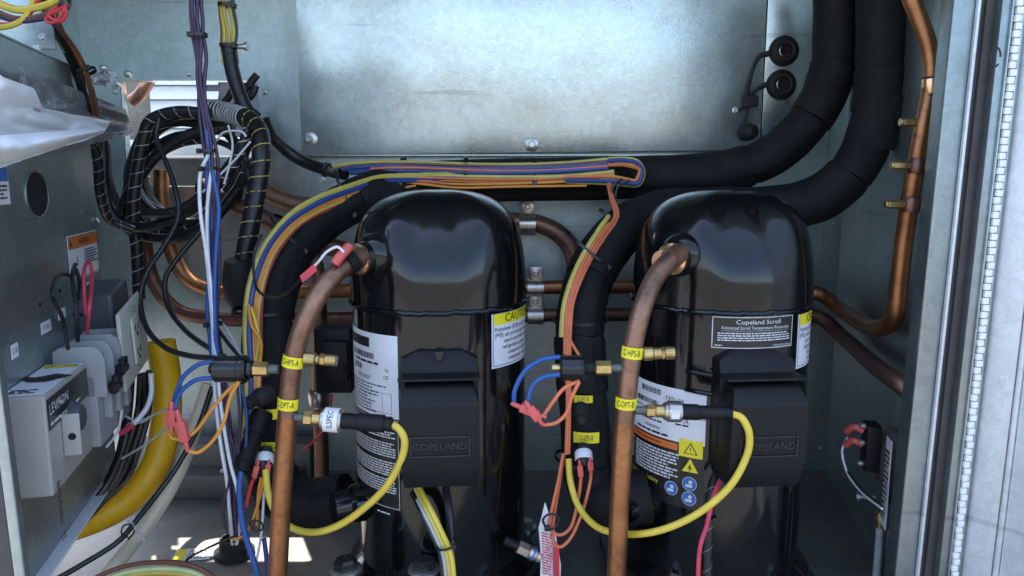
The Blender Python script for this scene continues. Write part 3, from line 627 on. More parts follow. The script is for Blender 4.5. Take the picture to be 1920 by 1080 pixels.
# patch of foam tape on the second line
c_ = W(1642, 232, 1.20); ax_ = (W(1648, 160, 1.20)-W(1622, 290, 1.20)).normalized(); mpf = cyl_map(c_, ax_, Vector((-.25, -1, 0)), .0378)
def jag(s_, h_): return h_-(.004*noise.noise(Vector((s_*220, 1, 2)))+.006*math.cos(s_/.030*1.5)) if h_ < -.02 else h_
obj('foam_patch', MB().grid(lambda u, v: mpf((u-.5)*.070, jag((u-.5)*.070, -.038+v*.080), .0012+.0016*noise.noise(Vector((u*7, v*9, 3)))+.0014*noise.noise(Vector((u*20, v*26, 3)))), 40, 40), 'foam', sB, solid=.003, ang=60)
pipe_label(sA, 503, 762, 1.055, -(W(500, 860, 1.06)-W(500, 700, 1.06)), .0392, 20, 'C-SPT-A', -6, 26, .7)
pipe_label(sA, 516, 820, 1.05, -(W(502, 860, 1.06)-W(500, 700, 1.06)), .0392, 18, 'C-LPS-A', -10, 20, .85)
pipe_label(sB, 1095, 734, 1.055, ZA, .0392, 14, 'C-SPT-B', -1, 19, .85); pipe_label(sB, 1098, 804, 1.045, ZA, .0392, 21, 'C-LPS-B', 2, 27, .7)
obj('port_boot', MB().lathe(W(1090, 775, 1.008), Vector((-.05, -1, -.12)), [(.014, -.01), (.012, .008), (.007, .014), (.007, .022), (.005, .025)], 20), 'rubber', sB)
obj('port_boot', MB().lathe(W(492, 742, 1.02), Vector((-.4, -1, -.1)), [(.016, -.01), (.014, .01), (.009, .016), (.009, .032), (.006, .035)], 20), 'rubber', sA)
# ---------------------------------------------------------------- small copper lines on the back wall
def cpipe(label, path, Y, rpx, mat, group=None, cat='copper pipe'):
    t = thing('copper_pipe', label, cat, pp(path[-1:], Y)[0], group)
    obj('tube', MB().tube(pp(path, Y), rpx if callable(rpx) else PX(rpx, Y), 18, 8), mat, t); return t
c1 = cpipe('brown copper pipe sloping from the cable coil under the foam bend', [(380, 350, 1.4), (430, 380), (500, 412), (560, 448), (650, 470)], 1.36, 17, 'copper_dark')
c2 = cpipe('copper pipe with pale open end ring beside the spiral wrapped loom', [(462, 322, 1.40), (478, 345, 1.40), (520, 372), (580, 386), (660, 382), (760, 376)], 1.40, 17, 'copper_brown')
obj('end_ring', MB().lathe(W(458, 316, 1.40), W(444, 296, 1.36)-W(462, 322, 1.40), [(.012, -.004), (.024, -.002), (.025, .004), (.018, .008), (.013, .005)], 24), 'hose_beige', c2)
RW = ('R', .03); RY = RP(1716, 330, .03).y
c3 = cpipe('orange copper liquid line with three brass service ports and a bright clamp', [(302, 318), (304, 380), (315, 450), (345, 515), (400, 545), (480, 549), (600, 546), (800, 542), (1003, 539), (1200, 537), (1400, 536), (1525, 548, 1.38)]+[(x, y, RW) for x, y in ((1570, 576), (1620, 608), (1655, 614), (1678, 590), (1686, 530), (1695, 450), (1712, 340))]+[(1730, 240, RY), (1742, 180, RY), (1747, 130, RY), (1738, 75, RY), (1705, -10, RY), (1685, -60, RY)], 1.42, lambda u: .0136-.0030*smooth((u-.5)/.4), 'copper_orange')
c4 = cpipe('dark copper line clamped lowest behind the compressors', [(268, 330), (270, 430), (285, 520), (330, 580), (400, 597), (500, 600), (700, 596), (1003, 591), (1200, 589), (1400, 583), (1525, 592, 1.38), (1580, 632, RW), (1640, 685, RW), (1688, 720, RW), (1735, 760, 1.0)], 1.43, 13, 'copper_dark')
c5 = cpipe('short brown copper bend leaving the clamp next to the compressor dome', [(880, 405, 1.42), (960, 414), (1010, 420), (1050, 440), (1075, 475), (1082, 540), (1084, 640)], 1.42, 17, 'copper_brown')
c6 = cpipe('upright brown copper tube behind the discharge pipe, with a steel union', [(560, 440, 1.30), (583, 470), (597, 520), (599, 600), (598, 740), (603, 850), (600, 940), (575, 1030, 1.2), (545, 1100, 1.15)], 1.28, 14, 'copper_brown')
obj('union', MB().lathe(W(598, 762, 1.28), W(598, 728, 1.28)-W(598, 762, 1.28), [(.017, 0), (.019, .004), (.019, .026), (.016, .03)], 20), 'steel_clamp', c6)
# service ports and clamp on the liquid line
for (x, y, dx) in ((1737, 230, -50), (1720, 311, -48), (1709, 384, -48)):
    yy = RY if x == 1737 else RP(x, y, .03).y
    fitting(c3, x, y, x+dx, y-1, yy, [(2, 18, 9, 16, 'copper_dark', 'braze'), (14, 44, 8.5, 6, 'brass', 'port_valve'), (40, 50, 7.5, 18, 'brass', 'port_cap')])
    q = PX(1, yy); obj('saddle', MB().lathe(W(x, y, yy), W(x+3, y-20, yy)-W(x-3, y+20, yy), [(13.6*q, -14*q), (16*q, -8*q), (16*q, 8*q), (13.6*q, 14*q)], 18), 'copper_dark', c3)
yy = RY; q = PX(1, yy)
g = MB(); g.lathe(W(1746, 177, yy), W(1747, 148, yy)-W(1746, 177, yy), [(15.5*q, 0), (17*q, 2*q), (17*q, 27*q), (15.5*q, 29*q)], 24); g.cbox(W(1761, 162, yy), 14*q, 20*q, 29*q); obj('clamp', g, 'copper_bright', c3, bevel=.001)
g = MB(); g.lathe(W(1747, 149, yy), ZA, [(16*q, 0), (17.5*q, 2*q), (16*q, 4*q)], 20); g.lathe(W(1745, 182, yy), ZA, [(16*q, 0), (17.5*q, 2*q), (16*q, 4*q)], 20); obj('cushion_ring', g, 'rubber', c3)
screw(c3, W(1764, 118, yy), -YA, .004, 'clamp_screw')
# pipe clamps on the back wall
def pclamp(label, x, y, rpx, par_y):
    t = thing('pipe_clamp', label, 'clamp', W(x, y, 1.44)); q = PX(1, 1.42); c = W(x, y, 1.42); w = 30*q; r = rpx*q; prof = []
    for k in range(13):
        an = math.pi*k/12-math.pi/2; prof.append((-math.cos(an)*r*1.15-.002, math.sin(an)*r*1.15))
    prof = [(.02, -r*1.15)]+prof+[(.02, r*1.15)]
    g = MB(); g.grid(lambda u, v: c+XA*(u-.5)*w+YA*prof[int(round(v*(len(prof)-1)))][0]+ZA*prof[int(round(v*(len(prof)-1)))][1], 2, len(prof)-1); obj('strap', g, 'steel_clamp', t, solid=.002)
    g = MB(); g.cbox(c+ZA*(r*1.15+11*q)-YA*.004, w*.85, .003, 26*q); obj('tab', g, 'steel_clamp', t, bevel=.0012); screw(t, c+ZA*(r*1.15+12*q)-YA*.006, -YA, 4.5*q, 'clamp_screw'); return t
pclamp('shiny pipe clamp on the upper copper bend next to the compressor dome', 989, 420, 18, 0)
pclamp('upper of two stacked brassy pipe clamps beside the caution label', 1004, 540, 14, 0)
pclamp('lower of two stacked brassy pipe clamps beside the caution label', 1004, 592, 14, 0)
# ================================================================ door frame and open door
FY = .925
def XW(px, Y, py=540): return W(px, py, Y).x
def upright(mb, xa, xb, y0, y1, z0=-.1, z1=1.14): return mb.box(*slabx(xa, xb, y0, y1, z0, z1))
t = thing('door_frame', 'pale galvanised door jamb post with black rubber weather seal', 'door frame', (XW(1745, FY), FY, -.1))
x1, x2, x3 = XW(1732, FY), XW(1774, FY), XW(1820, FY)
g = MB(); upright(g, x1, x2, FY, FY+.03); obj('jamb', g, 'galvanised_shaded', t, bevel=.004, bseg=3)
g = MB(); upright(g, x2-.0028, x2+.001, FY-.006, FY-.0001); obj('jamb_edge_highlight', g, 'galvanised_lit', t, bevel=.0012)  # bright highlight on the jamb edge put in as a paler strip
g = MB(); upright(g, x2+.0015, x3+.012, FY+.004, FY+.02); gs = obj('weather_seal', g, 'gasket_rubber', t, bevel=.003)
g = MB(); upright(g, x2+.010, x2+.022, FY-.002, FY+.0039); obj('seal_lip', g, 'gasket_rubber', gs, bevel=.002)
g = MB(); upright(g, x2+.027, x2+.031, FY+.0005, FY+.0038); obj('seal_lip', g, 'gasket_rubber', gs, bevel=.0015)
DY = .905
t = thing('open_door', 'bright galvanised door swung open, edged with a toothed white trim', 'door', (XW(1850, DY), DY, -.1))
d1, d2, d3 = XW(1818, DY), XW(1866, DY), XW(1862, DY)
g = MB(); upright(g, d1, d2, DY, DY+.012); obj('door_edge', g, 'galvanised_shaded', t, bevel=.001)
px_ = XW(1844, DY); seg_h = PX(13.5, DY)
me = None; k = 0; z = -.08
while z < 1.05:                                               # teeth of the edge trim
    dx = (.0006 if k % 2 else -.0006)+random.uniform(-.0003, .0003)
    if me is None:
        g = MB(); g.cbox((0, 0, 0), PX(12, DY), .006, seg_h*.92); o_ = obj('trim_tooth', g, 'seal_white', t, bevel=.0012, local=True); me = o_.data
    else: o_ = obj('trim_tooth', me, None, t, local=True)
    o_.location = Vector((px_+dx, DY-.004, z))-t.location; o_.rotation_euler.y = random.uniform(-.05, .05); z += seg_h; k += 1
g = MB(); upright(g, px_-.0075, px_-.0052, DY-.004, DY-.0002); upright(g, px_+.0052, px_+.0075, DY-.004, DY-.0002); obj('trim_channel', g, 'galvanised', t, bevel=.0006)
dd = Vector((.60, -.80, 0)); e0 = Vector((d3, DY, -.1))        # inner face of the door, running towards and past the camera
nd = Vector((-.80, -.60, 0))
g = MB(); g.box(e0, dd*.034, -nd*.02, ZA*1.24); obj('door_fold', g, 'galvanised_lit', t, bevel=.003)
g = MB(); g.box(e0+dd*.0355+nd*.003, dd*.006, -nd*.02, ZA*1.24); g.box(e0+dd*.0420, dd*.60, -nd*.02, ZA*1.24); obj('door_skin', g, 'galvanised_lit', t, bevel=.002)
g = MB(); c = W(1862, 108, DY-.006)
P = [c+Vector((.006*math.cos(a_), -.004, .011*math.sin(a_))) for a_ in [2*math.pi*k/16 for k in range(15)]]; g.tube(P, .0011, 8, 2)
tag(obj('wire_loop', g, 'wire_black'), 'small black wire loop on the toothed door trim', 'wire')
for o_, kx in ((bpy.data.objects['door_frame'], 1), (bpy.data.objects['open_door'], 1)): o_.rotation_euler.y = R_(1.2); o_.location.x -= .0105
# ================================================================ front post on the electrical side
t = thing('corner_post', 'galvanised corner post with a bright front edge beside the isolator box', 'post', W(20, 1060, .70))
xp = XW(2, .69, 700); g = MB(); upright(g, xp-.011, xp, .69, .697); obj('post_face', g, 'galvanised', t, bevel=.003, bseg=3)
g = MB(); upright(g, xp-.05, xp-.002, .6975, .703); obj('post_return', g, 'galvanised', t, bevel=.001)
g = MB(); upright(g, xp-.10, xp-.0115, .6915, .697); obj('post_dark_strip', g, 'gasket_rubber', t, bevel=.001)  # dark recessed strip that keeps the post face narrow
t.rotation_euler.y = R_(-1.4); t.location.x += .002
# ================================================================ electrical compartment wall
lb = LP(70, 1075); lt = LP(0, 66); u_of = lambda p: (p-LC).dot(LU)
zb, zt = lb.z, lt.z; uf = -.44
def L3(u, n, z): return Vector((LC.x, LC.y, 0))+LU*u+LN*n+ZA*z
t = thing('electrical_cabinet', 'dull grey sheet metal electrical compartment wall carrying the isolator and terminal block', 'cabinet wall', L3(0, 0, zb))
g = MB(); g.box(L3(uf, -.002, zb), LU*(-uf), LN*.002, ZA*(zt-zb)); ec = obj('panel', g, 'galvanised', t)
g = MB(); g.box(L3(-.0015, -.16, zb), LU*.0015, LN*.1575, ZA*(zt-zb)); obj('end_panel', g, 'galvanised', t)
g = MB(); g.box(L3(uf, .0004, zb-.002), LU*(-uf), LN*.017, ZA*.003); g.box(L3(uf, -.1, zb-.002), LU*(-uf), LN*.098, ZA*.0015); obj('bottom_lip', g, 'white_paint', t, bevel=.0006)
g = MB(); g.box(L3(uf, -.13, zt), LU*(-uf), LN*.132, ZA*.002); obj('top_panel', g, 'galvanised', t)
hc = LP(68, 364); hr = (LP(68, 323)-LP(68, 405)).length/2
g = MB(); g.slab([hc+LN*.0008+LU*hr*1.35*math.cos(q*math.pi/20)+ZA*hr*math.sin(q*math.pi/20) for q in range(40)], LN*.0006); ho = obj('access_hole', g, 'hole_dark', t)
g = MB(); g.tube([hc+LN*.0008+LU*hr*1.37*math.cos(q*math.pi/20)+ZA*hr*1.02*math.sin(q*math.pi/20) for q in range(40)], .0012, 6, closed=True, smooth=False); obj('hole_rim', g, 'galvanised', ho)
for x, y, r in ((180, 411, 5), (75, 571, 4), (112, 545, 4)): 
    if r == 5: screw(t, LP(x, y, .0005), LN, .0045)
    else: obj('screw_hole', MB().lathe(LP(x, y, .0005), LN, [(.003, 0), (.0028, .0005)], 16), 'hole_dark', t)
def wall_label(x0, y0, x1, y1, name='label', mat='label_white'):       # px of two opposite corners on the wall
    A, B = LP(x0, y0), LP(x1, y1); c = (A+B)/2; w = abs((B-A).dot(LU)); h = abs(A.z-B.z); mp = flat_map(c+LN*.0006, LU, ZA)
    # as seen from inside the wall's near end is at the viewer's left
    return mp, w, h, obj(name, patch(MB(), mp, -w/2, w/2, -h/2, h/2, .0002, 1), mat, t, solid=.0005)
mp, w, h, L = wall_label(127, 470, 180, 492, 'warning_label'); h_ = (LP(127, 468)-LP(127, 522)).length; 
g = MB(); c = (LP(127, 470)+LP(127, 520)+LP(180, 432)+LP(180, 492))/4; mp = flat_map(c+LN*.0010, LU, ZA); w = (LP(180, 470)-LP(127, 500)).dot(LU)
bpy.data.objects.remove(L); h = .062
L = obj('warning_label', patch(g, mp, -w/2, w/2, -h/2, h/2, .0002, 1), 'label_white', t, solid=-.0006)
obj('orange_band', patch(MB(), mp, -w/2+.002, w/2-.002, h/2-.019, h/2-.002, .0012, 1), 'label_orange', L)
g = MB(); add_text(g, mp, .004, h/2-.0105, 'WARNING', .0115, .9, .0016); b0 = len(g.v)
for q in range(3): g.v.append(tuple(mp(-w/2+.010+.006*math.sin(2*math.pi*q/3), h/2-.0115+.006*math.cos(2*math.pi*q/3), .0016)))
g.f.append((b0+2, b0+1, b0)); lines(g, mp, .003, w/2-.003, -.014, .009, 6, .0016); add_text(g, mp, -w/4, -.006, 'E', .016, 1, .0016); outline(g, mp, -w/2+.0015, w/2-.0015, -h/2+.0015, h/2-.0015, .0005, .0014, 1); patch(g, mp, .0005, .0010, -h/2+.002, h/2-.02, .0015, 1); obj('lettering', g, 'ink', L)
def small_tag(x, y, w, h, txt, mat='label_white'):
    mp = flat_map(LP(x, y)+LN*.0008, LU, ZA); L = obj('wire_marker', patch(MB(), mp, -w/2, w/2, -h/2, h/2, .0002, 1), mat, t, solid=-.0005)
    g = MB(); add_text(g, mp, 0, 0, txt, h*.55, .8, .0012); obj('lettering', g, 'ink', L)
small_tag(84, 613, .034, .014, 'CT-CB10'); small_tag(114, 588, .030, .014, 'CB11'); small_tag(25, 658, .02, .016, 'L 10'); small_tag(166, 538, .022, .016, 'CB')
mp = flat_map(LP(4, 347)+LN*.0008, LU, ZA); L = obj('blue_label', patch(MB(), mp, -.035, .014, -.021, .021, .0002, 1), 'label_white', t, solid=-.0005)
obj('blue_band', patch(MB(), mp, -.033, .012, .004, .019, .0012, 1), 'label_blue', L); g = MB(); lines(g, mp, -.03, .008, -.016, .001, 4, .0012); obj('lettering', g, 'ink', L)
# isolator (disconnect) box --------------------------------------
nb = .045
def LB(px, py, n): p = LP(px, py, n); return u_of(p), p.z
uA, zA1 = LB(84, 753, nb); _, zA0 = LB(97, 936, nb); uB, zB1 = LB(160, 671, nb)
t = thing('isolator_switch', 'pale grey isolator box with a caution sticker and a lockable handle bracket', 'isolator', L3((uA+uB)/2, 0, zA0))
zt2 = (zA1+zB1)/2
g = MB(); g.box(L3(uA, .001, zA0), LU*(uB-uA), LN*(nb-.001), ZA*(zt2-zA0)); obj('housing', g, 'grey_enamel', t, bevel=.003, bseg=3)
mp = flat_map(L3((uA+uB)/2, nb/2, zt2), LN, LU); wv, hv = nb*.92, (uB-uA)*.94
L = obj('caution_sticker', patch(MB(), mp, -wv/2, wv/2, -hv/2, hv/2, .0004, 1), 'label_white', t, solid=-.0005)
obj('yellow_band', patch(MB(), mp, -wv/2+.003, wv/2-.003, hv/2-.019, hv/2-.003, .0012, 1), 'label_yellow', L)
g = MB(); add_text(g, mp, .0, hv/2-.0115, 'CAUTION', .0105, .8, .0016); obj('heading', g, 'ink', L); g = MB()
for k, (x0_, y0_, x1_, y1_) in enumerate(((-.018, -.004, .010, .018), (-.008, -.006, .016, .014), (.0, -.008, .022, .011), (.008, -.009, .026, .006))):   # open hand
    dx_, dy_ = x1_-x0_, y1_-y0_; l_ = math.hypot(dx_, dy_); nx, ny = -dy_/l_*.0026, dx_/l_*.0026; b0 = len(g.v)
    for sx_, sy_ in ((x0_+nx, y0_+ny), (x0_-nx, y0_-ny), (x1_-nx, y1_-ny), (x1_+nx, y1_+ny)): g.v.append(tuple(mp(sx_, sy_, .0016)))
    g.f.append((b0, b0+1, b0+2, b0+3))
b0 = len(g.v)
for sx_, sy_ in ((-.022, -.004), (-.012, -.016), (.006, -.018), (.014, -.010), (.004, .000), (-.010, .004), (-.026, .012), (-.029, .009)): g.v.append(tuple(mp(sx_, sy_, .0017)))
g.f.append(tuple(range(b0, b0+8))); obj('hand_symbol', g, 'ink', L); g = MB(); lines(g, mp, -wv/2+.004, wv/2-.01, -hv/2+.004, -hv/2+.022, 3, .0016); obj('lettering', g, 'ink', L)
fm = flat_map(L3((uA+uB)/2, nb, zt2), LU, ZA); hw = (uB-uA)/2
L = obj('maker_plate', patch(MB(), fm, -hw*.96, hw*.96, -.040, -.006, .0005, 1), 'label_black', t, solid=-.0005)
g = MB(); add_text(g, fm, -hw*.9, -.019, 'LEVITON', .0165, .95, .0013, 'L'); lines(g, fm, -hw*.9, hw*.5, -.037, -.031, 1, .0013); obj('lettering', g, 'print_white', L)
g = MB(); lines(g, fm, -hw*.85, -hw*.7, -.15, -.10, 12, .0006); add_text(g, fm, -hw*.75, -.165, 'UL', .014, 1, .0007); obj('printed_marks', g, 'ink', t)
uh, zh = LB(118, 815, nb)
g = MB(); g.lathe(L3(uh+.030, nb, zh+.010), LN, [(.021, 0), (.021, .003), (.018, .005), (.015, .012), (.011, .014)], 28); kn = obj('rotary_handle', g, 'slate_plastic', t)
g = MB(); g.box(L3(uh, nb+.0005, zh-.024), LU*.034, LN*.002, ZA*.048); g.box(L3(uh-.003, nb+.0005, zh-.024), LU*.0025, LN*.018, ZA*.048); br = obj('handle_bracket', g, 'grey_enamel', t, bevel=.0008)
g = MB(); g.lathe(L3(uh-.0032, nb+.010, zh-.002), -LU, [(.0042, 0), (.004, .0004)], 20); obj('padlock_hole', g, 'hole_dark', br)
screw(t, L3(uh-.004, nb+.0005, zh+.040), LN, .004)
# terminal block -------------------------------------------------
t = thing('terminal_block', 'grey finned terminal block with black levers and three wires rising from it', 'terminal block', LP(170, 760, .07))
ub0, ub1 = LB(150, 740, .10)[0], LB(240, 650, .10)[0]; zc = LB(165, 700, .10)[1]
ub0 = uB+.008; ub1 = ub0+.16; zt3 = LP(222, 645, .06).z; zb3 = zt3-.115
g = MB(); g.box(L3(ub0, .001, zb3), LU*(ub1-ub0), LN*.052, ZA*(zt3-zb3-.02)); obj('block_body', g, 'grey_plastic', t, bevel=.003)
nfin = 4
for k in range(nfin+1):
    u0_ = ub0+(ub1-ub0-.005)*k/nfin
    pr = [(.004, zt3-.05), (.064, zt3-.05), (.064, zt3-.002), (.060, zt3+.010), (.052, zt3+.016), (.014, zt3+.016), (.006, zt3+.010)]
    g = MB(); g.slab([L3(u0_, a_, b_) for a_, b_ in pr], LU*.006); obj('barrier_fin', g, 'grey_plastic', t, bevel=.0015)
for k in range(3):
    u0_ = ub0+(ub1-ub0)*(k+.5)/4; g = MB(); g.cbox(L3(u0_+.012, .058, zt3-.062-.004*k), .020, .010, .044, LU, LN, ZA); obj('front_cover', g, 'grey_plastic', t, bevel=.002)
for x, y in ((216, 722), (228, 690)):
    p = LP(x, y, .070); g = MB(); g.cbox(p, .016, .016, .008, LU, LN, (ZA+LU*.4).normalized()); g.cbox(p+LU*.010+ZA*.006, .020, .008, .012, LU, LN, (ZA+LU*.4).normalized()); g.lathe(p-LU*.01-ZA*.004, LU, [(.006, 0), (.006, .008)], 12); obj('lever', g, 'black_plastic', t, bevel=.0015)
wire(t, 'lead', [(128, 655, ('L', .035)), (118, 600, ('L', .035)), (98, 555, ('L', .04)), (103, 525, ('L', .03)), (118, 514, ('L', .025)), (134, 518, ('L', .02))], 1, 3.6, 'wire_black'); wire(t, 'lead', [(146, 640, ('L', .035)), (143, 580, ('L', .04)), (136, 520, ('L', .03)), (141, 496, ('L', .02))], 1, 4, 'wire_black'); wire(t, 'lead', [(148, 560, ('L', .034)), (150, 530, ('L', .03)), (142, 505, ('L', .022))], 1, 4, 'wire_black')
wire(t, 'lead', [(163, 625, ('L', .035)), (168, 570, ('L', .045)), (173, 515, ('L', .03)), (166, 490, ('L', .025)), (157, 510, ('L', .03)), (158, 560, ('L', .034)), (162, 590, ('L', .035))], 1, 3.6, 'cable_red')
tie(t, 146, 590, LP(146, 590, .04).y, 0, 10, 7, 5)
# socket plate and its box ----------------------------------------
t = thing('socket_box', 'slate grey wiring box with an ivory socket plate, standing by the yellow hose', 'socket', W(250, 740, 1.02))
pts = [W(224, 590, 1.0), W(264, 544, 1.10), W(282, 668, 1.10), W(238, 736, 1.0)]
nv = (pts[1]-pts[0]).cross(pts[3]-pts[0]).normalized(); nv = nv if nv.dot(EYE-pts[0]) > 0 else -nv
g = MB(); g.slab(pts, -nv*.006); pl = obj('cover_plate', g, 'ivory_plastic', t, bevel=.0025)
mid = sum(pts, Vector())/4; eu = (pts[1]-pts[0]).normalized(); ev = ((pts[0]+pts[1])-(pts[2]+pts[3])).normalized()
g = MB(); g.cbox(mid+nv*.002, .030, .004, .066, eu, nv, ev); ins = obj('socket_insert', g, 'ivory_plastic', pl, bevel=.002)
g = MB()
for s_ in (-1, 1):
    for q in (-1, 1): g.cbox(mid+nv*.0042+eu*q*.006+ev*s_*.017, .0022, .001, .009, eu, nv, ev)
    g.lathe(mid+nv*.0037+ev*(s_*.017-.010), nv, [(.0032, 0), (.0030, .001)], 12)
obj('socket_slot', g, 'hole_dark', pl)
for s_ in (-1, 1): screw(pl, mid+ev*s_*.042+nv*.0005, nv, .0028)
bx = [W(176, 582, 1.12), W(200, 557, 1.20), W(250, 557, 1.20), W(262, 590, 1.06)]; 
g = MB(); q0 = W(230, 585, 1.04); g.box(q0-nv*.012-ev*.072, eu*.075, -nv*.075, ev*.098); obj('wiring_box', g, 'slate_plastic', t, bevel=.006, bseg=3)
# ================================================================ hoses and cables low beside the isolator
t = thing('yellow_hose', 'thick yellow corrugated hose bending down beside the isolator', 'hose', W(140, 990, 1.1))
P = spline(pp([(300, 640, 1.16), (310, 700, 1.16), (312, 770, 1.15), (302, 840, 1.13), (278, 895, 1.11), (235, 940, 1.09), (185, 968, 1.07), (120, 990, 1.05), (60, 1000, 1.03)], 1.1), 26)
obj('hose_body', MB().tube(P, lambda u: PX(29, 1.1), 22, smooth=False), 'hose_yellow', t, ang=60)
t = thing('beige_tube', 'pale beige plastic tube crossing in front of the yellow hose', 'hose', W(250, 1030, 1.05))
obj('tube', MB().tube(pp([(392, 720, 1.14), (376, 770, 1.13), (352, 845, 1.11), (325, 905, 1.09), (292, 960, 1.07), (252, 1015, 1.04), (215, 1060, 1.0), (170, 1120, .97)], 1), PX(14, 1.08), 16, 8), 'hose_beige', t)
obj('cable_tie', MB().box(W(240, 975, 1.0), W(274, 1018, 1.0)-W(240, 975, 1.0), Vector((.003, -.002, .004)), Vector((0, -.003, 0))), 'tie_white', t, bevel=.0008)
t = thing('black_cable', 'black cable strapped along the beige tube down to the floor', 'cable', W(120, 1075, 1.0))
wire(t, 'cable', [(398, 725, 1.12), (372, 800, 1.1), (335, 870, 1.07), (300, 920, 1.05), (262, 968, 1.02), (222, 1015, .99), (160, 1055, .96), (90, 1095, .93)], 1, 5.5, 'wire_black')
wire(t, 'tie_tail', [(240, 1008, .99), (228, 1000, .985), (232, 986, .985), (246, 984, .99), (252, 996, 1.0), (240, 1012, .985)], 1, 1.6, 'wire_black')
t = thing('power_cable_bundle', 'black power cables dropping from the terminal block behind the isolator', 'cable', W(160, 970, 1.0))
for k, (dx, m_) in enumerate(((0, 'wire_black'), (12, 'wire_black'), (24, 'wire_black'), (34, 'wire_black'), (-10, 'wire_black'))):
    wire(t, 'cable', [(248+dx, 700, 1.06), (244+dx, 770, 1.06+k*.008), (232+dx*.8, 840, 1.05+k*.008), (210+dx*.7, 895, 1.04+k*.008), (178+dx*.5, 940, 1.02+k*.008), (135+dx*.3, 985, 1.0+k*.006), (95, 1020, .98)], 1, 6.5, m_, wob=.003)
wire(t, 'cable', [(283, 700, 1.05), (284, 735, 1.05), (275, 765, 1.04), (255, 790, 1.03), (240, 800, 1.03)], 1, 5, 'wire_white'); wire(t, 'cable', [(224, 735, .99), (228, 770, .99), (220, 810, .99), (200, 838, .99)], 1, 2.6, 'wire_white')
wire(t, 'cable', [(135, 905, .98), (138, 913, .985), (150, 916, .99)], 1, 3.5, 'wire_blue')
g = MB(); g.tube(pp([(225, 812), (240, 803), (248, 798)], 1.02), .0045, 12, 4); obj('splice', g, 'cable_red', t)
for pts_ in ([(248, 798), (280, 782), (320, 764)], [(235, 780), (262, 792), (285, 780)], [(228, 860), (270, 835), (315, 800)]): wire(t, 'cable', pts_, 1.03, 2.2, 'wire_grey')
# ================================================================ ports on the panel edge, cap strap
for k, (x, y) in enumerate(((1469, 96), (1464, 159))):
    t = thing('port_grommet', ['black rubber port boot above its twin, strap leading to a hanging cap', 'black rubber port boot below its twin, strap leading to a hanging cap'][k], 'grommet', W(x, y, 1.46)); c = W(x, y, PY-.004); q = PX(1, 1.46)
    obj('boot', MB().lathe(c, -YA, [(27*q, 0), (27*q, 4*q), (24*q, 9*q), (17*q, 13*q), (13*q, 12*q), (12*q, 2*q)], 36), 'rubber', t)
    obj('port_hole', MB().lathe(c-YA*2*q, -YA, [(12*q, 0), (11.8*q, .5*q)], 28), 'hole_dark', t)
    obj('port_thread', MB().lathe(c-YA*3*q, -YA, [(12*q, 0), (11*q, 4*q), (9*q, 5*q), (9*q, 1*q)], 24, caps=False), 'steel_clamp', t)
    P = [(1442, 100), (1425, 106), (1412, 130), (1403, 165), (1398, 190)] if k == 0 else [(1438, 158), (1420, 168), (1408, 180)]
    Pw = pp(P, PY-.008); obj('strap', MB().tube(Pw, lambda u: PX(5.5-2.5*math.sin(math.pi*u), PY), 10, 6), 'rubber', t)
    if k == 0: obj('cap_block', MB().cbox(W(1407, 190, PY-.012), .028, .014, .022), 'rubber', t, bevel=.004); screw(t, W(1379, 207, PY-.004), -YA, PX(5, PY)); obj('cap_strap', MB().tube(pp([(1385, 207), (1400, 200)], PY-.01), .003, 8, 4), 'rubber', t)
    else:
        obj('strap', MB().tube(pp([(1403, 200), (1400, 218), (1396, 235)], PY-.012), .003, 8, 5), 'rubber', t)
        obj('hanging_cap', MB().lathe(W(1396, 248, PY-.006), Vector((.6, -.8, 0)), [(.016, -.002), (.017, .004), (.016, .012), (.012, .022), (.011, .024)], 24), 'rubber', t)
# ================================================================ wiring on the foam lines
h1 = thing('wire_harness', 'yellow, blue and orange wires tied along the foam pipe and looped back on themselves', 'wire bundle', W(900, 330, 1.28))
base = [(628, 326, 1.30), (690, 318, 1.28), (760, 318, 1.27), (900, 322, 1.27), (1040, 320, 1.27), (1150, 312, 1.265)]
specs = [('wire_pale_yellow', 4.4, 13, 2, 0, 1), ('wire_navy', 4.6, 6, 5, .05, 1), ('wire_navy', 4.6, -2, 6, .1, 1), ('wire_pale_yellow', 4.4, -10, 5, .2, 1), ('wire_orange', 2.4, -15, 5, .25, 1), ('wire_orange', 2.4, -19, 3, .25, 1), ('wire_salmon', 2.2, 2, 10, .22, 1), ('wire_salmon', 2.2, -14, 9, .22, 1), ('wire_orange', 2.4, -23, 4, .22, 1), ('wire_brown', 2.4, 10, 7, .1, 1)]
bundle(h1, base, 1.27, specs, wobble=3)
for k, (m_, r_, o_) in enumerate((('wire_pale_yellow', 4.4, 0), ('wire_pale_yellow', 4.2, 10), ('wire_orange', 2.4, 16), ('wire_navy', 4.2, 5), ('wire_orange', 2.4, 22), ('wire_salmon', 2.2, 19))):   # loop end
    wire(h1, 'wire', [(1140, 299+o_*.5), (1170, 298+o_*.55), (1195, 303+o_*.6), (1206-o_*.35, 322), (1198-o_*.3, 345-o_*.35), (1175, 346-o_*.5), (1140, 343-o_*.6), (1060, 340-o_*.4)], 1.262-.0015*k, r_, m_)
for k, x in enumerate((757, 874, 1002)): tie(h1, x, 322, 1.285, 10, 0, 26, 7, head=-1, ry=24)
wire(h1, 'wire', [(705, 350), (740, 340), (790, 345), (860, 352), (960, 350), (1100, 348)], 1.262, 2.4, 'wire_orange'); wire(h1, 'wire', [(712, 352), (722, 340), (752, 338), (800, 340), (840, 345)], 1.26, 2.2, 'wire_salmon'); wire(h1, 'wire', [(700, 348), (730, 346), (745, 353), (780, 348)], 1.262, 2.2, 'wire_orange')
h2 = thing('wire_harness', 'yellow, blue and orange wires tied down the outside of the foam bend by the looms', 'wire bundle', W(470, 600, 1.04))
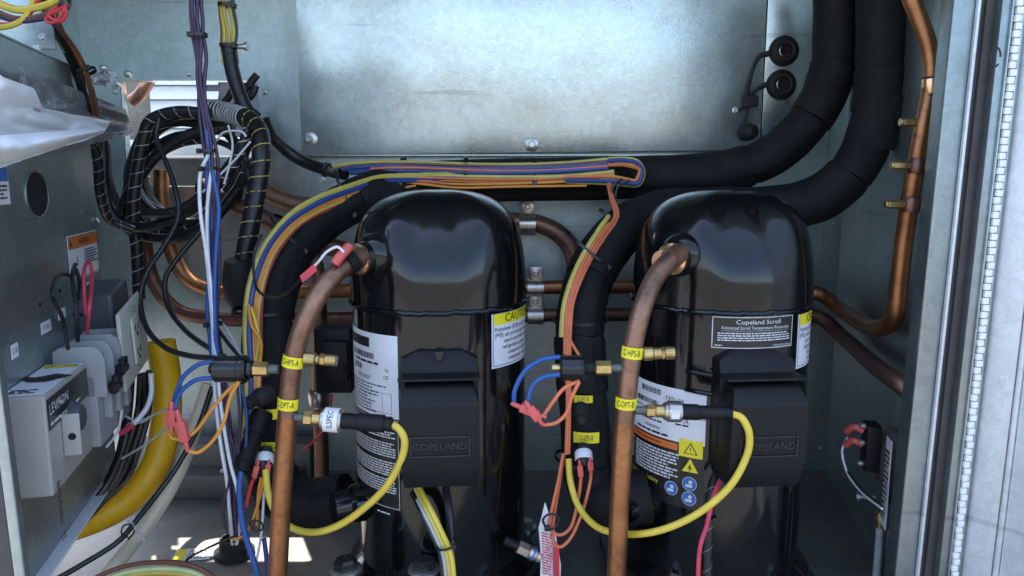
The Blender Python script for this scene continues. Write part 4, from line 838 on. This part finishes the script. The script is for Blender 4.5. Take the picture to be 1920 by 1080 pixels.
base = [(860, 332, 1.27), (780, 338, 1.265), (715, 340, 1.25), (660, 357, 1.21), (600, 380, 1.16), (548, 412, 1.12), (508, 460, 1.08), (484, 512, 1.05), (473, 560, 1.035), (470, 620, 1.03), (472, 680, 1.02), (472, 760, 1.01), (468, 840, 1.0)]
bundle(h2, base, 1.1, [('wire_pale_yellow', 5, -9, 3, 0, 1), ('wire_navy', 5, 0, 4, .0, 1), ('wire_orange', 2.6, 6, 2, .12, 1), ('wire_orange', 2.6, 10, 0, .15, 1), ('wire_pale_yellow', 3.2, 13, -3, .2, .9), ('wire_red', 2.2, 16, -4, .3, 1), ('wire_brown', 2.4, 18, -7, .12, .8)], wobble=2)
wire(h2, 'wire', [(470, 575), (478, 600), (485, 630), (482, 665), (470, 690)], 1.02, 3.4, 'wire_yellow'); wire(h2, 'wire', [(466, 570), (472, 610), (489, 640), (488, 680)], 1.015, 3, 'wire_orange')
tie(h2, 655, 365, 1.235, -20, 9, 52, 6, head=1, ry=45); tie(h2, 553, 440, 1.15, -20, 22, 54, 6, head=1, ry=48); tie(h2, 492, 582, 1.08, 0, 10, 54, 6, head=-1, ry=48)
h3 = thing('wire_harness', 'salmon and yellow wires tied down the foam pipe between the compressors', 'wire bundle', W(1062, 600, 1.03))
base = [(1136, 345, 1.22), (1142, 375, 1.19), (1150, 405, 1.15), (1130, 435, 1.12), (1104, 475, 1.09), (1082, 520, 1.06), (1067, 565, 1.04), (1062, 610, 1.03), (1060, 670, 1.02), (1060, 760, 1.0), (1058, 850, .99)]
bundle(h3, base, 1.1, [('wire_salmon', 3.2, 8, 3, 0, 1), ('wire_salmon', 3.2, 3, 5, 0, 1), ('wire_pale_yellow', 4.6, -9, 4, .22, .75), ('wire_salmon', 3.0, -2, 6, .25, .8), ('wire_brown', 2.4, 4, 0, .2, .8)], wobble=1.5)
wire(h3, 'wire', [(1166, 335), (1150, 350), (1148, 378), (1152, 402)], 1.2, 3, 'wire_black'); wire(h3, 'wire', [(1180, 338), (1158, 352), (1154, 378), (1154, 404)], 1.2, 2.6, 'wire_black')
wire(h3, 'wire', [(1062, 610), (1068, 635), (1082, 660), (1090, 672)], .99, 3, 'wire_salmon')
tie(h3, 1150, 408, 1.19, -12, 20, 30, 6, head=1, ry=20); tie(h3, 1108, 474, 1.12, -15, 18, 50, 6, head=1, ry=46); tie(h3, 1088, 600, 1.08, 0, 10, 51, 6, head=-1, ry=48); tie(h3, 1088, 862, 1.03, -2, 10, 50, 6, head=0, ry=48)
wire(h3, 'wire', [(1058, 850, .99), (1050, 900, .98), (1040, 960, .97), (1036, 1000, .96), (1040, 1020, .955), (1055, 1024, .955), (1075, 1000, .96), (1095, 950, .97), (1107, 900, .98), (1107, 875, .985)], 1, 3.4, 'wire_salmon'); wire(h3, 'wire', [(1056, 850, .985), (1046, 905, .975), (1034, 960, .965), (1032, 990, .96), (1050, 1003, .955), (1072, 985, .96), (1085, 930, .97), (1090, 890, .98)], 1, 3.4, 'wire_salmon')
# low pressure switches at the foam pipes
def lps(label, x, y, Y, dx, lab):
    t = thing('pressure_switch', label, 'pressure switch', W(x, y, Y)); q = PX(1, Y); a_ = Vector((dx, -.75, -.65)).normalized(); c = W(x, y, Y)
    obj('mount', MB().lathe(c-a_*.014, a_, [(12*q, 0), (14*q, .004), (13*q, .010)], 24), 'rubber', t); obj('cap_ring', MB().lathe(c-a_*.004, a_, [(16*q, 0), (17.5*q, .002), (17.5*q, .012), (16*q, .014)], 28), 'label_white', t)
    obj('switch_body', MB().lathe(c+a_*.010, a_, [(16*q, 0), (16*q, .008), (12*q, .011)], 24), 'black_gloss', t); return t
t = lps('small round switch with white ring and salmon leads on the foam pipe', 1094, 852, .99, 0, '')
for x0, y0, x1, y1 in ((1086, 862, 1090, 902), (1106, 858, 1108, 888)): spade(t, x0, y0, x1, y1, .965, 5)
t = lps('small round switch with white ring and red sleeved orange leads', 497, 858, .985, .1, '')
for x0, y0, x1, y1 in ((486, 862, 474, 905), (505, 862, 500, 896)): spade(t, x0, y0, x1, y1, .96, 5)
wire(t, 'lead', [(474, 900), (468, 920), (462, 950)], .955, 3.5, 'wire_red'); wire(t, 'lead', [(497, 890), (488, 930), (472, 980), (455, 1005), (435, 1012)], .955, 3, 'wire_orange'); wire(t, 'lead', [(490, 895), (484, 930), (482, 985)], .957, 3, 'wire_orange'); wire(t, 'lead', [(494, 900), (494, 940), (490, 1000), (480, 1060), (478, 1100)], .96, 2.6, 'wire_white')
t = thing('cable_plug', 'black moulded plug with a blue cable falling past the copper pipe', 'plug', W(460, 880, .96))
A_, B_ = W(482, 800, 1.0), W(452, 885, .95); d_ = B_-A_; LL = d_.length
obj('plug_body', MB().lathe(A_, d_, [(.016, -.02), (.016, 0), (.0155, LL*.2), (.013, LL*.22), (.0125, LL*.8), (.010, LL*.82), (.010, LL*.9), (.0085, LL)], 24), 'black_plastic', t)
wire(t, 'blue_cable', [(453, 880, .953), (449, 920, .945), (453, 970, .94), (462, 1010, .935), (478, 1060, .93), (490, 1110, .93)], .94, 6.2, 'wire_blue', seg=12); wire(t, 'blue_cable', [(495, 1010, .96), (500, 1050, .96), (502, 1100, .96)], .96, 5, 'wire_navy')
wire(t, 'tie_loop', [(470, 985), (480, 996), (492, 992), (490, 980), (476, 976), (468, 984)], .945, 2, 'wire_black')
# ================================================================ tall upright wire run in front of the cable coil
h4 = thing('wire_harness', 'tall upright bundle of purple, white and blue wires tied in front of the cable coil', 'wire bundle', W(400, 700, .97))
base = [(370, -40), (370, 20), (372, 60), (376, 100), (378, 150), (384, 210), (392, 265), (400, 320), (403, 400), (402, 480), (401, 560), (403, 610), (408, 660), (415, 720), (425, 800), (434, 880), (440, 960), (438, 1015)]
bundle(h4, base, .99, [('wire_purple', 3.4, 7, 0, 0, 1), ('wire_purple', 3.4, 2, 4, 0, 1), ('wire_purple', 3.4, -4, 3, 0, 1), ('wire_purple', 3.2, -9, 0, 0, .55), ('wire_navy', 3.2, -2, -4, 0, .5), ('wire_white', 3.0, -1, -3, .2, 1), ('wire_blue', 3.8, -10, 5, .4, .82), ('wire_blue', 3.0, -3, 5, .33, .5)], wobble=6)
for pts_ in ([(390, 290, .985), (375, 330, .98), (376, 400, .97), (386, 470, .97), (395, 560, .97), (400, 640, .97), (402, 720, .97), (412, 820, .96), (425, 900, .96), (432, 975, .97), (436, 1020, .99)], [(396, 320, .985), (388, 400, .98), (390, 480, .97), (398, 560, .965), (404, 650, .965), (414, 760, .96), (430, 860, .955), (445, 920, .95), (450, 975, .97), (444, 1020, .99)]): wire(h4, 'wire', pts_, .97, 3.6, 'wire_white')
wire(h4, 'wire', [(398, 320), (410, 390), (405, 470), (402, 560), (405, 640), (410, 665)], .965, 4.2, 'wire_blue')
wire(h4, 'wire', [(425, 720), (425, 790), (440, 850), (430, 900), (418, 960), (425, 1000)], .96, 2.8, 'wire_purple'); wire(h4, 'wire', [(445, 720), (450, 800), (446, 860), (440, 940), (445, 1010)], .96, 2.8, 'wire_purple'); wire(h4, 'wire', [(452, 720), (462, 780), (460, 850), (455, 870)], .965, 3, 'wire_navy')
for (x, y, d) in ((372, 66, -1), (389, 283, -1), (392, 316, -1), (401, 607, -1)): tie(h4, x, y, .985, 1, 10, 15, 6, head=d)
# ---------------------------------------------------------------- black looms, yellow pair, cable coil
h5 = thing('wire_harness', 'yellow wires entering a black spiral wrapped loom beside a steel standoff screw', 'wire loom', W(440, 200, 1.3))
bundle(h5, [(424, -40), (426, 20), (432, 60), (430, 90), (432, 120)], 1.32, [('wire_pale_yellow', 4, 5, 3, 0, 1), ('wire_pale_yellow', 4, -3, 4, 0, 1), ('wire_yellow', 3.4, -10, 2, 0, 1), ('wire_brown', 3, -13, 0, 0, 1), ('wire_black', 4, 10, 0, 0, 1)], wobble=4)
loom(h5, [(429, 86), (434, 125), (445, 165), (462, 205), (480, 222)], 1.32, 13, 'wire_black', 15, 1)
tie(h5, 426, 10, 1.32, 0, 10, 15, 6); tie(h5, 430, 86, 1.32, 0, 10, 16, 6)
obj('standoff', MB().lathe(W(445, 88, 1.32), XA, [(.005, 0), (.005, .012), (.008, .013), (.008, .018)], 12), 'bolt_steel', h5)
t = thing('cable_loom', 'fat black loom with yellow spiral gaps hanging over the foam bend', 'wire loom', W(460, 540, 1.2))
loom(t, [(398, 205, 1.34), (430, 212, 1.32), (465, 222, 1.29), (486, 248, 1.26), (490, 290, 1.24), (482, 350, 1.23), (472, 410, 1.22), (461, 470, 1.21), (455, 530, 1.21)], 1.24, 17.5, 'wire_pale_yellow', 28, 1.4)
obj('silver_wrap', helix(spline(pp([(400, 206, 1.34), (430, 212, 1.32), (460, 221, 1.29)], 1.3), 8), PX(17.6, 1.31), PX(9, 1.31), PX(1.8, 1.31)), 'wire_grey', t)
obj('rubber_end', MB().lathe(W(452, 520, 1.2), ZA*-1+YA*.2, [(.022, -.03), (.03, 0), (.03, .03), (.022, .05)], 24), 'rubber', t)
t = thing('cable_loom', 'thin black wrapped loom running along the panel edge into the yellow bundle', 'wire loom', W(630, 325, 1.36))
loom(t, [(495, 225, 1.34), (515, 262, 1.36), (560, 298, 1.38), (610, 318, 1.36), (645, 326, 1.31)], 1.36, 11, 'wire_black', 60, 1); tie(t, 612, 318, 1.36, 10, 4, 13, 6); screw(t, W(604, 338, 1.46), -YA, PX(5, 1.46))
h6 = thing('cable_coil', 'coil of black spiral wrapped cables hanging in the wall opening', 'cable coil', W(320, 420, 1.3))
coil = [[(420, 222), (350, 216), (290, 230), (255, 280), (240, 345), (238, 395), (265, 425), (320, 432), (380, 405), (430, 350), (462, 280), (475, 240)],
        [(400, 260), (340, 268), (290, 295), (252, 340), (240, 400), (258, 428), (320, 438), (385, 412), (435, 365), (470, 300)],
        [(440, 240), (360, 250), (300, 285), (262, 330), (235, 372), (228, 410), (262, 440), (330, 446), (395, 415), (450, 350)],
        [(392, 214), (330, 210), (285, 225), (268, 262), (255, 330), (250, 400), (258, 470), (262, 560)],
        [(190, 240), (192, 300), (195, 350), (210, 400), (245, 425), (300, 420), (370, 385), (420, 330), (455, 270)],
        [(470, 255), (430, 310), (385, 360), (330, 395), (270, 400)], [(465, 240), (445, 300), (410, 340), (390, 350)]]
for k in range(5):                                              # more turns of thinner cable
    w1, w2, ph = random.uniform(70, 125), random.uniform(75, 120), random.uniform(0, 1); cx_, cy_ = random.uniform(325, 365), random.uniform(305, 345); a0 = random.uniform(0, 2); n_ = random.randint(7, 11)
    P = [(cx_+w1*math.cos(a0+q*.55)*random.uniform(.94, 1.05), cy_+w2*math.sin(a0+q*.55)*random.uniform(.94, 1.05), 1.40-.012*k-.004*q) for q in range(n_)]
    wire(h6, 'coiled_cable', P, 1.3, random.choice((4, 5, 6, 7)), random.choice(('wire_black', 'loom_black')))
for pts_ in ([(400, 215), (430, 180), (440, 150), (430, 120)], [(470, 215), (455, 180), (470, 155), (482, 140)], [(410, 230), (440, 200), (470, 180), (480, 160)], [(200, 270), (205, 340), (230, 400), (262, 470), (255, 540)]): wire(h6, 'coiled_cable', pts_, 1.40, 7, 'loom_black')
for k, P in enumerate(coil): loom(h6, [(x+random.uniform(-2, 2), y, 1.37-.022*k) for x, y in P], 1.3, (9, 8, 10, 11, 10, 9, 8)[k], ('wire_black', 'wire_white', 'wire_black', 'wire_grey', 'wire_black', 'wire_black', 'wire_white')[k], 26, 1.1, 'coiled_cable')
loom(h6, [(170, 250, 1.16), (184, 300, 1.18), (188, 360, 1.2), (205, 410, 1.24), (250, 432, 1.26)], 1.2, 9, 'wire_grey', 24, .9, 'coiled_cable')
h7 = thing('black_cable', 'pair of thin black cables drooping from the coil to the pressure switch', 'cable', W(340, 660, 1.1))
wire(h7, 'cable', [(298, 222, 1.2), (294, 262, 1.19), (318, 320, 1.17), (334, 380, 1.15), (330, 420, 1.14), (305, 465, 1.12), (276, 510, 1.1), (263, 560, 1.09), (275, 615, 1.06), (310, 652, 1.03), (355, 667, 1.0), (405, 672, .95)], 1.1, 5, 'wire_black', seg=10); wire(h7, 'cable', [(410, 392, 1.16), (370, 440, 1.15), (325, 495, 1.13), (309, 530, 1.12), (318, 580, 1.1), (350, 622, 1.06), (395, 655, 1.0), (420, 668, .95)], 1.1, 5, 'wire_black', seg=10)
wire(h7, 'cable', [(405, 612, 1.0), (425, 640, .98), (448, 668, .94)], 1, 3.6, 'wire_black'); wire(h7, 'cable', [(412, 600, 1.0), (436, 635, .98), (452, 668, .94)], 1, 3, 'wire_grey')
for pts_ in ([(470, 265, 1.22), (440, 300, 1.22), (410, 330, 1.22), (380, 360, 1.23)], [(428, 235, 1.24), (436, 270, 1.23), (430, 310, 1.22), (420, 345, 1.22)], [(405, 265, 1.24), (420, 248, 1.23), (450, 246, 1.22), (462, 256, 1.22)]): wire(h6, 'white_lead', pts_, 1.2, 2.0, 'wire_white')
# ================================================================ outside, seen through the opening
t = thing('louvred_casing', 'white louvred casing outside the wall opening, in daylight', 'louvre', W(340, 300, 2.1))
for k in range(9):
    c = W(335, 120+k*27, 2.1); g = MB(); zz = Vector((0, .5, .86)); g.cbox(c, .22, .004, .040, XA, zz.cross(XA).normalized(), zz); obj('louvre_slat', g, 'louver_white', t)
g = MB(); g.box(W(270, 400, 2.17), XA*.24, YA*.01, ZA*.6); obj('sky_reflection_backing', g, 'sky_reflection_blue', t)  # added backing; sky reflections between the slats put into its blue
g = MB(); g.box(W(200, 400, 2.1), XA*(W(288, 400, 2.1).x-W(200, 400, 2.1).x), YA*.02, ZA*.6); g.box(W(385, 400, 2.1), XA*.5, YA*.02, ZA*.6); obj('casing_panel', g, 'slate_plastic', t)
t = thing('outer_ledge', 'white painted sheet metal ledge outside the wall opening', 'ledge', W(380, 290, 1.62))
g = MB(); a_ = W(235, 292, 1.62); b_ = W(500, 258, 1.62); g.box(a_, XA*(b_.x-a_.x), YA*.10, ZA*(b_.z-a_.z)); obj('ledge_face', g, 'louver_white', t, bevel=.002)
g = MB(); g.box(W(240, 300, 1.60), XA*.30, YA*.004, ZA*.006); obj('ledge_lip', g, 'galvanised', t)
g = MB(); g.box(W(236, 365, 1.58), XA*.19, YA*.03, ZA*(W(236, 296, 1.58).z-W(236, 365, 1.58).z)); obj('dark_infill', g, 'gasket_rubber', t, bevel=.002)
g = MB(); g.box(W(236, 262, 1.60), XA*.055, YA*.004, ZA*.16); obj('side_plate', g, 'galvanised_floor', t)
t = thing('copper_plate', 'reddish copper fitting showing in the corner of the wall opening', 'fitting', W(262, 180, 1.52))
g = MB(); g.tube(pp([(246, 190, 1.54), (262, 178, 1.54), (280, 150, 1.55)], 1.54), .012, 16, 6); obj('elbow', g, 'copper_dark', t)
# ================================================================ corner with the document pouch and the coloured wires
t = thing('upper_bracket', 'galvanised bracket with a white lip above the document pouch', 'bracket', LP(40, 100, .01))
A_ = W(-30, 92, .98); g = MB(); g.box(W(-60, 92, 1.0), W(104, 92, 1.02)-W(-60, 92, 1.0), Vector((0, .004, 0)), ZA*.085); obj('bracket_plate', g, 'galvanised', t, bevel=.001)
g = MB(); g.slab([W(-40, 125, .97), W(73, 97, .99), W(73, 83, .99), W(-40, 108, .97)], YA*.004); obj('white_lip', g, 'white_paint', t)
screw(t, W(81, 71, 1.0), -YA, .0045)
def sheet(fn, nu, nv, name, mat, parent, th):
    g = MB().grid(fn, nu, nv); return obj(name, g, mat, parent, ang=70, solid=th)
t = thing('document_pouch', 'crumpled white papers folded inside a clear plastic pouch on the cabinet edge', 'document pouch', W(100, 290, .95))
def bil(c, u, v, k, amp, n0):
    x, y = [(c[0][i]*(1-u)+c[1][i]*u)*(1-v)+(c[2][i]*(1-u)+c[3][i]*u)*v for i in range(2)]
    f = noise.noise(Vector((u*2.2+k, v*1.6, k)))*amp+abs(noise.noise(Vector((u*3+v*2.5, v*2-u, k+4))))*amp*.9+noise.noise(Vector((u*13, v*9, k)))*amp*.10
    return LP(x, y, n0+f)
pc = ((-70, 338), (194, 250), (-70, 118), (214, 218))
top = lambda u: 1-.28*smooth((u-.46)/.10)
sheet(lambda u, v: bil(pc, u, v*top(u), 1, .022, .030), 60, 34, 'folded_paper', 'paper', t, .0015)
sheet(lambda u, v: bil(pc, u*.98, .02+v*.34, 5, .012, .046+.016*math.sin(math.pi*v)), 50, 18, 'paper_flap', 'paper', t, .0015)
ps = ((-70, 330), (250, 252), (-70, 82), (236, 205))
sheet(lambda u, v: bil(ps, .35+.65*u, v, 9, .020, .012), 60, 34, 'plastic_sleeve', 'clear_plastic', t, .0005)
h8 = thing('wire_harness', 'coloured wires with red loops and yellow cables above the document pouch', 'wire bundle', W(100, 40, .97))
for pts_, r_, m_ in (([(-20, 0), (30, 18), (70, 14), (105, 2), (130, -20)], 7, 'wire_yellow'), ([(-20, 54), (20, 48), (45, 35), (60, 10), (62, -20)], 5.5, 'wire_yellow'), ([(-20, 46), (25, 44), (55, 26), (80, -10)], 4, 'wire_red'), ([(-20, 15), (30, 34), (80, 28), (120, 5)], 4.5, 'wire_brown'), ([(-20, 25), (35, 40), (90, 34)], 4, 'wire_purple')): wire(h8, 'wire', pts_, .95, r_, m_)
for pts_ in ([(125, 8), (108, 20), (92, 28), (86, 38), (98, 43), (112, 34), (122, 14)], [(122, 10), (124, 28), (114, 40), (98, 36), (92, 26), (108, 12)]): wire(h8, 'red_loop', pts_, .93, 3, 'wire_red')
bundle(h8, [(80, -30, .97), (100, 30, .99), (125, 75, 1.04), (150, 120, 1.08), (165, 165, 1.10), (175, 215, 1.13)], 1, [('wire_brown', 4, 8, 0, 0, 1), ('wire_brown', 3.4, 2, 2, 0, 1), ('wire_black', 4.5, -4, 3, 0, 1), ('wire_black', 4.5, -11, 2, 0, 1), ('wire_lime', 3, -16, 3, 0, .55), ('wire_black', 4, -18, 0, .3, 1), ('wire_orange', 3, 5, 3, 0, .7)], wobble=3)
tie(h8, 122, 6, .94, 1, .3, 12, 7); tie(h8, 160, 135, 1.09, 6, 12, 18, 6)
t = thing('clear_plastic_clip', 'crumpled clear plastic clip on the wall beside the wires', 'plastic clip', W(225, 150, 1.3))
sheet(lambda u, v: W(192+u*46, 128+v*28+u*14, 1.32)+Vector((0, -.03-.025*noise.noise(Vector((u*3, v*3, 3))), .012*noise.noise(Vector((u*4, v*3, 8))))), 20, 16, 'clip_film', 'clear_plastic', t, .0006)
for x, y in ((197, 129), (243, 140), (222, 158)): obj('post', MB().lathe(W(x, y, 1.30), -YA, [(.006, 0), (.006, .008), (.003, .010)], 14), 'bolt_steel', t)
# ================================================================ differential pressure switch on the side wall
t = thing('airflow_switch', 'round metal airflow switch on the side wall with red plugs and white tube', 'airflow switch', RP(1665, 970, .02))
ctr = RP(1678, 874, .012); ux, uz = RU, ZA
def RS3(u, n, z): return ctr+RU*u+RN*n+ZA*z
g = MB(); g.box(RS3(-.085, -.0115, -.085), RU*.14, RN*.002, ZA*.19); obj('mount_plate', g, 'galvanised', t, bevel=.001)
obj('diaphragm_housing', MB().lathe(ctr, RN, [(.052, -.008), (.056, -.004), (.056, .006), (.050, .012), (.035, .018), (.02, .020)], 48), 'galvanised_floor', t)
g = MB(); g.cbox(RS3(.016, .030, .022), .034, .020, .070, RU, RN, ZA); obj('switch_block', g, 'black_plastic', t, bevel=.002)
g = MB(); g.box(RS3(-.055, .0225, -.075), RU*.024, RN*.0008, ZA*.13); L = obj('data_label', g, 'label_white', t)
g = MB(); lines(g, flat_map(RS3(-.043, .0236, -.01), -RU, ZA), -.009, .009, -.055, .05, 14); obj('lettering', g, 'ink', L)
for dz, du in ((.052, .018), (.026, .018), (-.006, .018)): obj('terminal', MB().lathe(RS3(du, .040, dz), RN, [(.005, 0), (.005, .006), (.003, .008)], 14), 'bolt_steel', t)
for dz in (.045, .024): obj('spade_connector', MB().tube([RS3(.018, .042, dz), RS3(.02, .054, dz+.004), RS3(.028, .062, dz-.006)], .0055, 10, 5), 'connector_red', t)
P = [RS3(.028, .060, .030), RS3(.03, .066, .006), RS3(.012, .060, -.022), RS3(-.03, .05, -.032), RS3(-.09, .04, -.028)]
obj('white_lead', MB().tube(P, .0018, 8, 8), 'wire_white', t); obj('black_lead', MB().tube([p+ZA*.004 for p in P[2:]], .0018, 8, 8), 'wire_black', t)
obj('adjust_screw', MB().lathe(RS3(.01, .02, -.055), RN, [(.004, 0), (.004, .022), (.007, .023), (.007, .028)], 14), 'bolt_steel', t)
obj('brass_barb', MB().lathe(RS3(.008, .012, -.075), -ZA, [(.008, 0), (.008, .012), (.006, .014), (.005, .03)], 14), 'brass', t)
obj('air_tube', MB().tube([RS3(.008, .012, -.10), RS3(.006, .012, -.14), RS3(.0, .014, -.19), RS3(-.02, .018, -.26)], .0055, 12, 6), 'wire_grey', t); obj('air_tube', MB().tube([RS3(-.045, .012, -.08), RS3(-.046, .012, -.16), RS3(-.05, .012, -.26)], .0045, 12, 6), 'wire_grey', t)
# ================================================================ warning tag and low cables by the compressors
t = thing('warning_tag', 'white and red warning tag hung on a black tie between the compressors', 'tag', W(1030, 1060, .95))
P4 = [W(1022, 942, .97), W(1042, 1000, .962), W(1052, 1060, .955), W(1050, 1110, .955), W(1012, 1110, .955), W(1014, 1040, .955), W(1010, 990, .96)]
g = MB(); g.slab(P4, YA*.0008); obj('tag_card', g, 'label_white', t)
rt_ = (W(1052, 1050, .955)-W(1014, 1040, .955)).normalized(); up_ = (W(1030, 980, .96)-W(1032, 1080, .955)).normalized(); mp = flat_map(W(1032, 1040, .953), rt_, up_)
g = MB(); lines(g, mp, -.012, .003, -.03, .03, 16, .0012); obj('print_lines', g, 'print_red', t)
g = MB(); b0 = 0
for x_, y_ in ((.0035, -.03), (.012, -.03), (.0125, .012), (.0075, .022), (.0035, .012)): g.v.append(tuple(mp(x_, y_, .0012)))
g.f = [(0, 1, 2, 3, 4)]; obj('red_mark', g, 'print_red', t)
wire(t, 'tie_loop', [(1024, 990), (1018, 975), (1028, 965), (1044, 966), (1048, 978), (1040, 990), (1026, 994)], .955, 2.4, 'wire_black'); g = MB(); g.cbox(W(1026, 990, .953), .008, .006, .007); obj('tie_head', g, 'wire_black', t, bevel=.001)
t = thing('compressor_lead', 'yellow and grey compressor leads in black sleeve below the embossed cover', 'cable', W(850, 1070, .9))
bundle(t, [(780, 915, .93), (800, 955, .9), (822, 1000, .885), (838, 1040, .88), (845, 1100, .875)], .88, [('wire_yellow', 5, 8, 2, 0, 1), ('wire_pale_yellow', 4.5, 0, 4, 0, 1), ('wire_grey', 4, -7, 3, .1, 1), ('wire_black', 5, -13, 0, 0, 1)], wobble=1)
wire(t, 'sleeve', [(836, 915, .93), (842, 960, .91), (846, 1010, .9), (852, 1100, .89)], .89, 8, 'loom_black'); tie(t, 838, 1020, .885, 3, 12, 22, 5)
t = thing('compressor_lead', 'red and black compressor leads below the cover of the lettered compressor', 'cable', W(1320, 1070, .9))
wire(t, 'lead', [(1355, 890, .925), (1338, 930, .9), (1325, 985, .885), (1312, 1030, .88), (1308, 1100, .875)], .88, 4.5, 'cable_red'); loom(t, [(1345, 880, .94), (1333, 930, .92), (1328, 985, .905), (1326, 1040, .9), (1326, 1100, .895)], .9, 10, 'wire_grey', 40, .8); tie(t, 1328, 970, .905, 0, 10, 14, 6)
t = thing('drain_fitting', 'small angled steel fitting with a blue band at the compressor foot', 'fitting', W(980, 1030, .97))
fitting(t, 945, 1012, 1012, 1044, .96, [(0, 30, 9, 16, 'black_plastic', 'stub'), (28, 52, 13, 6, 'steel_clamp', 'hex_nut'), (50, 66, 13, 20, 'steel_clamp', 'fitting_body'), (58, 62, 13.6, 20, 'label_blue', 'blue_band'), (66, 76, 12, 16, 'steel_clamp', 'end_cap')])
# ================================================================ floor clutter
t = thing('floor_bracket', 'galvanised step bracket lying across the floor behind the hoses', 'bracket', WZ(380, 920, .0))
c = WZ(385, 935, 0); g = MB(); g.box(c+Vector((-.16, 0, .0)), XA*.34, YA*.05, ZA*.045); obj('bracket_body', g, 'galvanised_floor', t, bevel=.003); g = MB(); g.box(c+Vector((-.17, .052, .0)), XA*.36, YA*.05, ZA*.09); obj('bracket_step', g, 'galvanised_floor', t, bevel=.003)
screw(t, c+Vector((.03, .02, .045)), ZA, .006)
t = thing('floor_label', 'small white and yellow label stuck on the floor by the hoses', 'label', WZ(365, 1040, 0)); mp = flat_map(WZ(362, 1040, .0005), (1, .15, 0), (-.15, 1, 0))
L = obj('label_sheet', patch(MB(), mp, -.03, .03, -.02, .02, .0003, 1), 'label_white', t, solid=-.0005); obj('yellow_band', patch(MB(), mp, -.028, -.012, -.018, .018, .0012, 1), 'label_yellow', L); g = MB(); lines(g, mp, -.008, .026, -.016, .016, 6, .0012); obj('lettering', g, 'ink', L)
t = thing('floor_cable', 'loose cables, yellow-green, brown and red, lying in front of the floor label', 'cable', WZ(280, 1075, .02))
for dy, m_, r_ in ((0, 'wire_lime', 5.5), (-12, 'wire_brown', 5), (14, 'wire_red', 6), (8, 'wire_pale_yellow', 6)): wire(t, 'cable', [(150, 1110+dy), (220, 1078+dy), (290, 1066+dy), (360, 1072+dy), (410, 1100+dy)], .93, r_, m_)
wire(t, 'cable', [(330, 1085, .93), (350, 1050, .94), (395, 1025, .95), (440, 1005, .96)], .94, 2.4, 'wire_black')
t = thing('rubber_grommet', 'dark rubber floor grommet where the thin wires drop through', 'grommet', WZ(440, 1040, 0)); obj('collar', MB().lathe(WZ(440, 1040, 0), ZA, [(.032, 0), (.032, .008), (.024, .014), (.022, .030), (.018, .031), (.016, .01)], 28), 'rubber', t)
for k, (x, y, lab_) in enumerate(((648, 1060, 'black capped mounting bolt beside the copper pipe foot'), (795, 1060, 'black capped mounting bolt under the yellow compressor leads'))):
    t = thing('mounting_bolt', lab_, 'bolt', W(x, y+40, .92)); c = W(x, y+6, .90); obj('bolt_shaft', MB().lathe(c-ZA*.06, ZA, [(.022, 0), (.022, .04), (.019, .045), (.019, .06)], 24), 'rubber', t); obj('bolt_head', MB().lathe(c, ZA, [(.0155, 0), (.0155, .011), (.012, .014)], 6), 'black_gloss', t, ang=20); obj('washer', MB().lathe(c, ZA, [(.021, -.002), (.021, .001), (.019, .002)], 24), 'bolt_steel', t)
wire(None, 'x', [(0, 0), (1, 1)], 1, 1, 'wire_black') if False else None
t = thing('contactor', 'black square contactor standing behind the discharge pipe against the wall', 'contactor', W(630, 740, 1.2))
g = MB(); g.box(W(592, 738, 1.18), XA*PX(70, 1.18), YA*.05, ZA*PX(128, 1.18)); obj('contactor_body', g, 'black_plastic', t, bevel=.004)
g = MB(); g.box(W(604, 715, 1.165), XA*PX(50, 1.16), YA*.012, ZA*PX(78, 1.16)); obj('contactor_face', g, 'black_plastic', t, bevel=.003); g = MB(); g.box(W(642, 698, 1.163), XA*PX(12, 1.16), YA*.004, ZA*PX(18, 1.16)); obj('contactor_slot', g, 'hole_dark', t)
wire(t, 'red_lead', [(622, 740, 1.17), (615, 790, 1.12), (590, 825, 1.1), (568, 845, 1.08)], 1.1, 2.4, 'wire_red')
